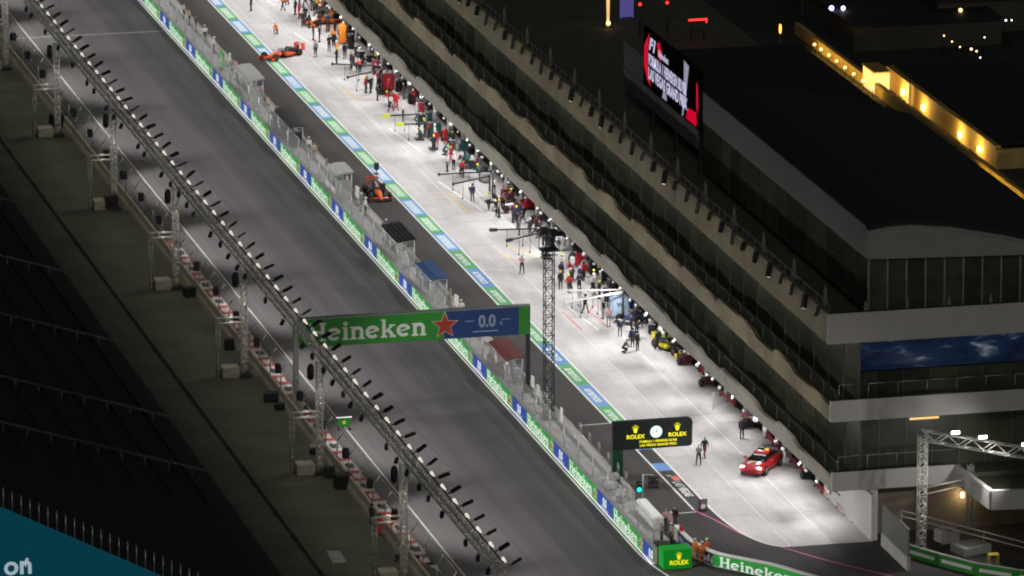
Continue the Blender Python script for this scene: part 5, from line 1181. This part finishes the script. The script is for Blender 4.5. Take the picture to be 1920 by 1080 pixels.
    ha = MB(); pts = [(.28, -.55, .78), (.31, -.2, .86), (.26, .15, .88), (.12, .38, .86), (0, .45, .84), (-.12, .38, .86), (-.26, .15, .88), (-.31, -.2, .86), (-.28, -.55, .78)]; ha.path(pts, .035, 7); ha.tube((0, .45, .84), (0, .58, .62), .03, seg=7); ha.build('halo', 'carbon', e)
    mb = MB(); mb.sphere((0, -.22, .74), .135, seg=14, rings=8); mb.box((0, -.1, .74), (.2, .06, .07), mi=1); mb.build('driver_helmet', [cloth(helm), 'carbon'], e)
    mb = MB(); mb.box((0, -.86, 1.04), (.1, .2, .08)); mb.build('camera_pod', 'neon_yellow', e)
    for x, y, w_ in ((.84, 1.72, .32), (-.84, 1.72, .32), (.82, -1.75, .4), (-.82, -1.75, .4)): wheel(e, x, y, .36, w_, stripe='sign_red')
    return e
def aim(a, b): return math.atan2(-(b.x - a.x), b.y - a.y)
_fc = formula_car(P(707, 367, .004), R(180 - 3), 'car_orange', 'carbon', 'car_redorange', 'orange and black racing car driving down the fast lane', pod='carbon')
_fc.scale = (1.06,) * 3
a, b = P(556, 100), P(499, 113); formula_car((P(528, 107, .022)), aim(a, b), 'car_redorange', 'carbon', 'car_redorange', 'orange racing car turning out across the painted strip at the top', helm=WHT, pod='car_redorange')
formula_car(P(1262, 657, .022), R(180 + 14), 'carbon', 'carbon', 'car_yellow', 'black and yellow racing car parked nose out before the garages', helm=YEL, pod='car_yellow')
formula_car(P(973, 392, .022), R(100), 'car_white', 'car_red', 'car_white', 'red and white racing car parked against the garages in mid picture', helm=RED)
formula_car(P(612, 44, .022), R(110), 'car_orange', 'carbon', 'car_orange', 'orange racing car parked among crew at the top garages', pod='car_orange')
formula_car(P(1197, 598, .022), R(130), mat('car_navy', (.02, .05, .2), .3, coat=.6).name, 'carbon', 'car_white', 'navy racing car parked beyond the pale blue cabinet', helm=NVY)
def road_car(loc, rz, label):
    e = tag(empty('safety_car', loc, rz), label, 'car')
    S = [(2.3, .62, .28, .52), (2.22, .82, .22, .66), (1.9, .93, .2, .74), (1.2, .96, .2, .84), (.6, .97, .2, .9), (-.8, .98, .2, .93), (-1.6, .98, .2, .95), (-2.1, .92, .24, .96), (-2.3, .78, .32, .9)]
    mb = MB(); mb.loft([sect(*q, n=18, p=3.6) for q in S]); mb.build('body', 'car_red', e)
    C = [(1.0, .70, .82, .86), (.75, .72, .82, .95), (.15, .68, .84, 1.24), (-.3, .67, .84, 1.29), (-.9, .64, .86, 1.25), (-1.6, .58, .88, 1.05), (-2.05, .5, .9, .97)]
    mb = MB(); mb.loft([sect(*q, n=18, p=3.2) for q in C]); mb.build('glasshouse', 'car_glass', e)
    Rf = [(.22, .57, 1.225, 1.272), (-.3, .6, 1.25, 1.315), (-.9, .57, 1.21, 1.275), (-1.35, .5, 1.1, 1.15)]
    mb = MB(); mb.loft([sect(*q, n=14, p=3) for q in Rf]); rf = mb.build('roof', 'car_red', e)
    mb = MB(); mb.box((0, -.55, 1.37), (1.0, .22, .08)); lb_ = mb.build('light_bar', 'black_plastic', rf, bevel=.02); mb = MB(); mb.box((-.25, -.43, 1.385), (.3, .02, .05)); mb.build('beacon', 'orange_lamp', lb_)
    mb = MB(); mb.box((0, -2.12, 1.2), (1.5, .3, .05), M4=Matrix.Rotation(R(-8), 3, 'X')); rw = mb.build('rear_wing', 'carbon', e)
    for s in (-1, 1):
        mb = MB(); mb.box((s * .55, -2.1, 1.07), (.05, .2, .25)); mb.build('wing_post', 'carbon', rw)
        mb = MB(); mb.sphere((s * .66, 2.1, .64), .17, seg=12, rings=7, sc=(1.2, .8, .62)); mb.build('headlight', 'headlamp', e)
        mb = MB(); mb.sphere((s * 1.06, .62, .95), .11, seg=10, rings=6, sc=(1, .6, .75)); mb.tube((s * .9, .62, .9), (s * 1.02, .62, .94), .025, seg=5); mb.build('mirror', 'car_red', e)
        mb = MB(); mb.sphere((s * .68, -2.2, .78), .12, seg=10, rings=6, sc=(1.3, .6, .6)); mb.build('tail_light', 'sign_red', e)
        mb = MB(); mb.box((s * .975, .0, .62), (.02, 1.25, .4)); dr = mb.build('door', 'car_red', e, bevel=.008); mb = MB(); mb.box((s * .99, -.45, .72), (.02, .2, .04)); mb.build('handle', 'carbon', dr)
        for y in (1.38, -1.38): wheel(e, s * .86, y, .35, .27, 'galvanised')
        mb = MB(); mb.box((s * .4, 1.5, .82), (.3, .3, .012), M4=Matrix.Rotation(R(-6), 3, 'X')); mb.build('bonnet_vent', 'board_white', e)
    mb = MB(); mb.box((0, 2.25, .4), (1.1, .1, .28)); mb.build('grille', 'carbon', e, bevel=.03); mb = MB(); mb.box((0, 2.2, .2), (1.5, .4, .05)); mb.build('splitter', 'carbon', e)
    mb = MB(); mb.box((0, 1.28, .875), (.9, .09, .012), M4=Matrix.Rotation(R(-6), 3, 'X')); mb.build('bonnet_stripe', 'board_white', e)
    mb = MB(); mb.box((0, .36, 1.16), (.95, .1, .014), M4=Matrix.Rotation(R(-27), 3, 'X')); mb.build('sun_strip', 'board_white', e)
    return e
sc_ = road_car((15.5, -64.8, .022), aim(P(1457, 862), P(1411, 893)), 'red safety car with lit headlights parked at the near end of the garages')
sc_.scale = (1.1, 1.1, 1.16)
for s in (-.72, .72):
    q = sc_.matrix_world if False else Matrix.Translation(sc_.location) @ Matrix.Rotation(sc_.rotation_euler.z, 4, 'Z'); spot('headlight_beam', q @ Vector((s, 2.65, .7)), q @ Vector((s, 8, 0)), 60, 70, radius=.1)

# ================================================================== PIT WALL STANDS
def stand(px, py, zc, ln, roofm, sidem, label, slats=0, panel=None):
    q = P(px, py, zc); e = tag(empty('pit_stand', (1.65, q.y, .3)), label, 'pit stand'); h = zc - .3
    mb = MB()
    for y in (-ln / 2, 0, ln / 2): mb.tube((-.75, y, 0), (-.75, y, h - .15), .05, seg=6); mb.tube((.75, y, 0), (.75, y, h), .05, seg=6); mb.tube((-.75, y, h - .15), (.75, y, h), .05, seg=6)
    mb.build('frame', 'steel_light', e)
    rm = Matrix.Rotation(R(-6), 3, 'Y')
    if slats:
        mb = MB(); mb.box((.05, 0, h + .0), (1.9, ln + .3, .06), M4=rm); rf = mb.build('canopy', 'dark_steel', e)
        for i in range(slats): mb = MB(); mb.box((-.7 + 1.5 * i / (slats - 1), 0, h + .1 + .16 * (i / (slats - 1))), (.14, ln, .07), M4=rm); mb.build('louvre', roofm, rf)
    else:
        mb = MB(); n = 8; rg = []
        for i in range(n + 1):
            y = -ln / 2 - .15 + (ln + .3) * i / n; sg = .06 * math.sin(math.pi * i / n)
            rg.append([(-.95, y, h - .18 + sg), (.0, y, h + .08 + sg), (.95, y, h + .1 + sg), (.95, y, h + .02 + sg), (0, y, h + .0 + sg), (-.95, y, h - .26 + sg)])
        mb.loft(rg, smooth=False); mb.build('canopy', roofm, e)
    mb = MB(); mb.box((-.55, 0, 1.0), (.5, ln - .2, .06)); mb.build('desk', 'carbon', e)
    for i in range(max(3, int(ln / 1.0))):
        y = -ln / 2 + .5 + i * (ln - 1) / max(1, int(ln / 1.0) - 1) if ln > 2 else 0
        mb = MB(); mb.box((-.7, y, 1.35), (.05, .55, .38)); mo = mb.build('monitor', 'black_plastic', e); mb = MB(); mb.box((-.67, y, 1.35), (.012, .5, .33)); mb.build('screen', 'screen_grey', mo)
        mb = MB(); mb.tube((.25, y, 0), (.25, y, .65), .04, seg=6); mb.lathe([(0, .65), (.2, .65), (.2, .72), (0, .74)], (.25, y, 0), Z, 10); mb.build('stool', 'carbon', e)
    for s in (-1, 1):
        mb = MB(); mb.box((0, s * ln / 2, h * .42), (1.4, .05, h * .7)); mb.build('side_panel', sidem, e)
    if panel: mb = MB(); mb.box((-.85, 0, .75), (.06, ln - .1, 1.3)); mb.build('front_panel', panel, e)
    return e
stand(457, 136, 3.0, 7.0, 'canvas_grey', 'clear_panel', 'grey framed open stand on the far pit wall', panel='clear_panel')
stand(546, 222, 2.5, 7.5, 'canvas_black', 'canvas_green', 'dark green canopy stand on the far pit wall', panel='canvas_green')
stand(634, 316, 3.1, 4.0, 'canvas_grey', 'canvas_grey', 'grey booth on the pit wall beside the fast lane', panel='board_white')
stand(742, 436, 3.0, 6.6, 'mono_black', 'clear_panel', 'stand with black louvred canopy and glass end on the pit wall', slats=5, panel='clear_panel')
stand(812, 507, 2.7, 6.2, 'canvas_blue', 'clear_panel', 'stand with dark blue canopy on the pit wall', panel='clear_panel')
stand(947, 655, 2.8, 6.2, 'canvas_red', 'clear_panel', 'stand with dull red canopy just beyond the beer gantry post', panel='canvas_red')
# equipment boxes, monitors and boards on the walkway
for i, (px, py, z, s3, mt, lab) in enumerate([(999, 716, 1.6, (.1, .75, 1.0), 'board_white', 'first white pit board right of the gantry post'), (1009, 732, 1.5, (.1, .7, .95), 'board_white', 'second white pit board right of the gantry post'), (1022, 746, 1.5, (.1, .7, .85), 'board_white', 'third white pit board right of the gantry post'), (1053, 777, 1.6, (.1, .75, 1.1), 'board_white', 'single white pit board farther down the inner wall'),
        (856, 563, 1.9, (.1, .8, 1.0), 'board_white', 'white pit board just above the beer gantry'), (845, 552, 1.9, (.1, .7, 1.0), mat('board_tan', (.4, .36, .2), .6).name, 'tan pit board above the beer gantry'), (670, 360, 1.6, (.1, .8, 1.1), 'board_white', 'white pit board left of the helmeted pair'), (720, 432, 1.5, (.1, .9, .9), 'board_white', 'white board at the black louvred stand'),
        (757, 482, 1.3, (.6, .8, 1.0), 'board_white', 'white cabinet inside the glass end of the louvred stand'), (634, 350, 1.2, (.2, 1.5, 1.6), 'board_green', 'green board on the pit wall below the grey booth'), (417, 113, 1.2, (.2, 1.8, 1.8), 'board_green', 'green board on the far pit wall near the top'), (1028, 760, 1.0, (.5, .8, .8), 'walkway', 'grey box on the walkway among white pit boards'), (968, 700, 1.0, (.6, .9, .9), 'steel_light', 'steel cabinet below the red canopy stand'), (1130, 905, 1.0, (.5, .9, .9), 'walkway', 'grey box behind the fence near the clock signboard post'), (880, 590, 1.0, (.6, 1.2, 1.0), 'mono_black', 'dark cabinet behind the middle of the beer gantry')]):
    q = P(px, py, z); e = tag(empty('pit_board' if 'board' in lab else 'cabinet', (min(max(q.x, .8), 2.6), q.y, .3), random.uniform(-.2, .2)), lab, 'board' if 'board' in lab else 'cabinet')
    mb = MB(); mb.box((0, 0, z - .3), s3); mb.build('panel', mt, e, bevel=.02)
    mb = MB()
    for s in (-1, 1): mb.tube((0, s * s3[1] * .35, 0), (0, s * s3[1] * .35, max(.05, z - .3 - s3[2] / 2 + .03)), .025, seg=5); mb.box((0, s * s3[1] * .35, .02), (.4, .06, .04))
    mb.build('leg', 'dark_steel', e)
# signal lamp box by the strip above the fast lane car
q = P(706, 326, .013); e = tag(empty('marker_post', (q.x, q.y, .013)), 'small dark marker post on the painted strip above the fast lane car', 'post')
mb = MB(); mb.tube((0, 0, .03), (0, 0, .4), .05, seg=6); mb.build('stem', 'dark_steel', e); mb = MB(); mb.box((0, 0, .75), (.45, .3, .7)); mb.build('box', 'black_plastic', e, bevel=.04); mb = MB(); mb.lathe([(0, 0), (.28, 0), (.25, .05), (0, .06)], (0, 0, 0), Z, 12); mb.build('foot', 'black_rubber', e)

# ================================================================== GARAGE FRONT EQUIPMENT
def boom(pa, pb, z, mt, tip, label, r_=.09):
    a, b = P(*pa, z=z), P(*pb, z=z); e = tag(empty('pit_boom', (b.x, b.y, .022)), label, 'boom'); v = Vector((a.x - b.x, a.y - b.y, 0)); d = v.normalized(); n = Vector((-d.y, d.x, 0)); h = z - .022
    mb = MB(); mb.box(v / 2 + Vector((0, 0, h)), (v.length, .11, .12), rz=math.atan2(d.y, d.x)); mb.build('arm', mt, e)
    mb = MB(); mb.tube((0, 0, 0), (0, 0, h + .1), .1, .08, seg=8); mb.build('column', 'dark_steel', e)
    mb = MB(); mb.box((0, 0, .1), (.8, .9, .2)); mb.build('base', 'dark_steel', e, bevel=.03)
    mb = MB(); mb.box(v + Vector((0, 0, h)), (.75 if tip != mt else .2, .26 if tip != mt else .2, .3), rz=math.atan2(d.y, d.x)); mb.build('tip', tip, e, bevel=.04)
    for t in (.45, .75):
        p = v * t; mb = MB(); mb.path([p + Vector((0, 0, h)), p + Vector((.1, .05, h * .7)), p + Vector((.05, .1, h * .42))], .02, 5); mb.lathe([(0, 0), (.07, .05), (.06, .2), (0, .22)], p + Vector((.05, .1, h * .34)), Z, 8); mb.build('air_hose', 'black_rubber', e)
BO = [((623, 120), (712, 123), 'mono_black', 'mono_black', 'upper of two black pit booms near the red cabinet'), ((652, 145), (716, 130), 'mono_black', 'mono_black', 'lower slanting black pit boom near the red cabinet'), ((724, 217), (786, 214), 'dark_steel', 'neon_yellow', 'upper pit boom with fluorescent yellow tip'), ((750, 233), (812, 232), 'dark_steel', 'neon_yellow', 'lower pit boom with fluorescent yellow tip'),
      ((823, 327), (924, 321), 'mono_black', 'mono_black', 'long black pit boom in the middle of the pit lane'), ((850, 345), (918, 330), 'mono_black', 'mono_black', 'short slanting black boom below the long one'), ((925, 431), (1024, 428), 'dark_steel', 'mono_black', 'upper dark boom left of the lattice tower'), ((955, 450), (1024, 434), 'dark_steel', 'mono_black', 'lower slanting boom left of the lattice tower'),
      ((1040, 545), (1168, 543), 'board_white', 'board_white', 'upper white pit boom above the pale blue cabinet'), ((1061, 567), (1168, 547), 'board_white', 'board_white', 'lower slanting white pit boom above the pale blue cabinet')]
for pa, pb, mt, tp, lab in BO: boom(pa, pb, 2.6, mt, tp, lab)
def cabinet(px, py, w_, d_, h, mt, label, top='board_white', mark=None, rz=0.0):
    e = tag(empty('equipment_cabinet', P(px, py, .022), rz), label, 'cabinet')
    mb = MB(); mb.box((0, 0, .12 + h / 2), (w_, d_, h)); bd = mb.build('body', mt, e, bevel=.14)
    mb = MB(); mb.box((0, -d_ / 2 - .012, .15 + h / 2), (w_ * .74, .02, h * .82)); dr = mb.build('door', mt, e, bevel=.008); mb = MB(); mb.box((w_ * .28, -d_ / 2 - .035, .1 + h / 2), (.04, .03, .3)); mb.build('handle', 'dark_steel', dr)
    if top: mb = MB(); mb.lathe([(0, 0), (.2, 0), (.22, .2), (.12, .36), (0, .4)], (-w_ * .22, 0, h + .1), Z, 12); mb.lathe([(0, 0), (.18, 0), (.2, .2), (.1, .32), (0, .36)], (w_ * .22, 0, h + .1), Z, 12); mb.build('gas_bottle', top, e)
    for a in (-1, 1):
        for b in (-1, 1): mb = MB(); mb.lathe([(0, -.03), (.07, -.03), (.07, .03), (0, .03)], (a * w_ * .38, b * d_ * .38, .07), (1, 0, 0), 8); mb.build('castor', 'black_rubber', e)
    if mark: text('lettering', mark, (0, -d_ / 2 - .03, h * .55), X, Z, .6, 'canvas_blue', dr, bold=.03, align='CENTER')
cabinet(727, 171, 1.35, .9, 1.75, 'cab_red', 'large red equipment cabinet with white bottles on top'); cabinet(642, 83, .75, .8, 2.1, 'cab_orange', 'tall narrow orange cabinet at the upper garages', top=None)
cabinet(815, 256, 1.3, .8, 1.2, 'cab_teal', 'dark teal cabinet below the yellow tipped booms', top=None); cabinet(1160, 595, 1.6, 1.0, 1.95, 'cab_blue', 'pale blue rounded cabinet with a dark letter mark', top=None, mark='W'); cabinet(1087, 500, .9, .7, 1.2, 'cab_red', 'small red cabinet right of the lattice tower', top=None)
cabinet(1050, 470, .9, .8, 1.2, 'board_white', 'white cabinet with fan just below the tower head', top=None); cabinet(870, 285, .8, .7, 1.1, 'cab_teal', 'small teal cabinet against the garages', top=None); cabinet(600, 25, .8, .7, 1.5, 'cab_orange', 'orange cabinet near the top picture edge', top=None)
# low red carts and red floor rails near the near garages
for px, py, lab in ((1286, 683, 'red cart directly behind the black and yellow car'), (1327, 724, 'red cart standing alone between two red floor rails'), (1403, 803, 'red cart nearest the person in dark grey'), (1518, 897, 'dark red cart at the near end of the garages')):
    e = tag(empty('wheel_cart', P(px, py, .022), R(10)), lab, 'cart'); dk = 'dark' in lab
    mb = MB(); mb.box((0, 0, .48), (1.0, .8, .62)); mb.build('body', 'canvas_red' if not dk else 'mono_black', e, bevel=.05)
    for s in (-1, 1):
        mb = MB(); mb.lathe([(.1, -.13), (.31, -.14), (.34, -.1), (.34, .1), (.31, .14), (.1, .13)], (s * .62, 0, .36), (1, 0, 0), 16); mb.build('wheel', 'black_rubber', e)
    mb = MB(); mb.path([(.3, .4, .6), (.3, .75, 1.05), (-.3, .75, 1.05), (-.3, .4, .6)], .025, 6); mb.build('handle', 'steel_light', e)
    mb = MB(); mb.lathe([(0, 0), (.22, 0), (.2, .08), (0, .09)], (.45, .2, .82), Z, 12); mb.build('drum', 'board_white', e)
for a, b, lab in (((1312, 690), (1335, 707), 'short red floor rail behind the lone red cart'), ((1350, 735), (1380, 757), 'red floor rail before the canopy in the middle of the near garages'), ((1392, 775), (1418, 795), 'red floor rail beside the near red cart'), ((1437, 815), (1462, 838), 'red floor rail above the red safety car'), ((1482, 860), (1508, 882), 'red floor rail right of the red safety car'), ((1528, 905), (1555, 930), 'red floor rail at the last garage'), ((1570, 945), (1600, 973), 'red floor rail along the white end wall')):
    p, q = P(*a, z=.3), P(*b, z=.3); e = tag(empty('floor_rail', ((p.x + q.x) / 2, (p.y + q.y) / 2, .022)), lab, 'rail'); d = (q - p) / 2
    mb = MB(); mb.tube(-d + V3(0, 0, .42), d + V3(0, 0, .42), .06, seg=6); mb.tube(-d + V3(0, 0, .2), d + V3(0, 0, .2), .06, seg=6); mb.build('rail', mat('rail_red', (.62, .05, .05), .5).name, e)
    for t in (-1, 0, 1): mb = MB(); mb.tube(d * t, d * t + V3(0, 0, .45), .035, seg=6); mb.box(d * t + V3(0, 0, .02), (.3, .3, .04)); mb.build('foot', 'dark_steel', e)
e = tag(empty('white_bumper', P(1548, 905, .022)), 'white padded bumper block at the last garage corner', 'bumper'); mb = MB(); mb.box((0, 0, .55), (.7, 2.2, .95)); mb.build('pad', 'board_white', e, bevel=.12); mb = MB(); mb.box((0, 0, .05), (.6, 2.0, .08)); mb.build('skid', 'dark_steel', e)
# tyres stacked against the garages
TY = None; random.seed(3)
spots = [(636, 60), (655, 85), (668, 100), (690, 110), (745, 165), (768, 188), (790, 222), (830, 258), (842, 262), (868, 300), (880, 297), (905, 320), (955, 375), (1000, 412), (1030, 455), (1075, 488), (1108, 508), (1135, 520), (1150, 545), (1215, 600), (1222, 612)]
mb = MB(); mb.lathe([(.22, -.17), (.33, -.18), (.36, -.13), (.36, .13), (.33, .18), (.22, .17)], (0, 0, .18), Z, 18, closed=False); TYo = mb.build('tyre', 'black_rubber')
mb = MB(); mb.lathe([(0, -.1), (.21, -.14), (.23, -.16), (.23, .16), (.21, .14), (0, .1)], (0, 0, .18), Z, 16); TYr = mb.build('rim', 'dark_steel')
mb = MB(); mb.lathe([(.27, .181), (.3, .182)], (0, 0, .18), Z, 18, closed=False); TYs = mb.build('sidewall_stripe', 'board_white')
for i, (px, py) in enumerate(spots):
    st_ = tag(empty('tyre_stack', P(px + 3, py + 6, .022)), 'short stack of black racing tyres standing before the garages', 'tyre stack', 'tyre stacks before the garages')
    for j in range(random.choice((2, 3, 4))):
        t_ = inst(TYo, 'tyre', st_, (random.uniform(-.02, .02), 0, .365 * j), random.uniform(0, 6)); inst(TYr, 'rim', t_); inst(TYs, 'sidewall_stripe', t_)
for o in (TYo, TYr, TYs): bpy.data.objects.remove(o)
# tool trolleys crowding the garage fronts
TC = [('mono_black', 'black'), ('cab_red', 'red'), ('cab_teal', 'dark teal'), ('canvas_blue', 'dark blue'), ('canvas_grey', 'grey'), ('cab_orange', 'orange')]
sp2 = [((620, 30), 5, 'at the top edge'), ((650, 75), 0, 'right of the orange cabinet'), ((672, 108), 0, 'beyond the red cabinet'), ((700, 125), 1, 'just above the red cabinet'), ((752, 160), 0, 'right of the red cabinet'), ((785, 205), 1, 'above the yellow tipped booms'), ((800, 222), 2, 'between the yellow tipped booms'), ((845, 275), 2, 'below the dark teal cabinet'), ((882, 312), 0, 'above the long black boom'), ((905, 338), 4, 'below the long black boom'), ((950, 362), 1, 'behind the parked red and white car'),
       ((1015, 410), 3, 'below the parked red and white car'), ((1040, 445), 0, 'behind the tower head'), ((1100, 505), 1, 'right of the small red cabinet'), ((1125, 512), 3, 'by the helper in white vest'), ((1143, 538), 0, 'above the white booms'), ((1182, 575), 3, 'right of the pale blue cabinet'), ((1218, 622), 0, 'left of the black and yellow car')]
for (px, py), ci, where in sp2:
    mt, cn = TC[ci]; e = tag(empty('tool_trolley', P(px + 4, py + 4, .022), random.uniform(-.4, .4)), cn + ' tool trolley at the garage front ' + where, 'trolley')
    mb = MB(); mb.box((0, 0, .55), (.6, 1.0, .8)); mb.build('body', mt, e, bevel=.03)
    for z in (.3, .5, .7): mb = MB(); mb.box((-.308, 0, z), (.02, .9, .16)); mb.build('drawer', mt, e)
    mb = MB(); mb.box((0, 0, .97), (.66, 1.06, .04)); mb.build('worktop', 'steel_light', e)
    mb = MB(); mb.box((0, .2, 1.12), (.3, .4, .26)); mb.build('toolbox', random.choice(['mono_black', 'board_white', 'canvas_red']), e, bevel=.02)
    for a in (-1, 1): mb = MB(); mb.lathe([(0, -.03), (.08, -.03), (.08, .03), (0, .03)], (a * .22, -.38, .08), (1, 0, 0), 8); mb.lathe([(0, -.03), (.08, -.03), (.08, .03), (0, .03)], (a * .22, .38, .08), (1, 0, 0), 8); mb.build('castor', 'black_rubber', e)
# thin barrier frame in the near garages
e = tag(empty('clear_barrier', P(1360, 765, .022)), 'thin transparent barrier frame before the near garages', 'barrier')
mb = MB(); mb.path([(-1.2, -.5, 0), (-1.2, -.5, 1.5), (1.0, 1.5, 1.5), (1.0, 1.5, 0)], .03, 6); mb.build('frame', 'galvanised', e)
mb = MB(); mb.quad((-1.15, -.45, .2), (.95, 1.45, .2), (.95, 1.45, 1.45), (-1.15, -.45, 1.45)); mb.build('panel', 'clear_panel', e)
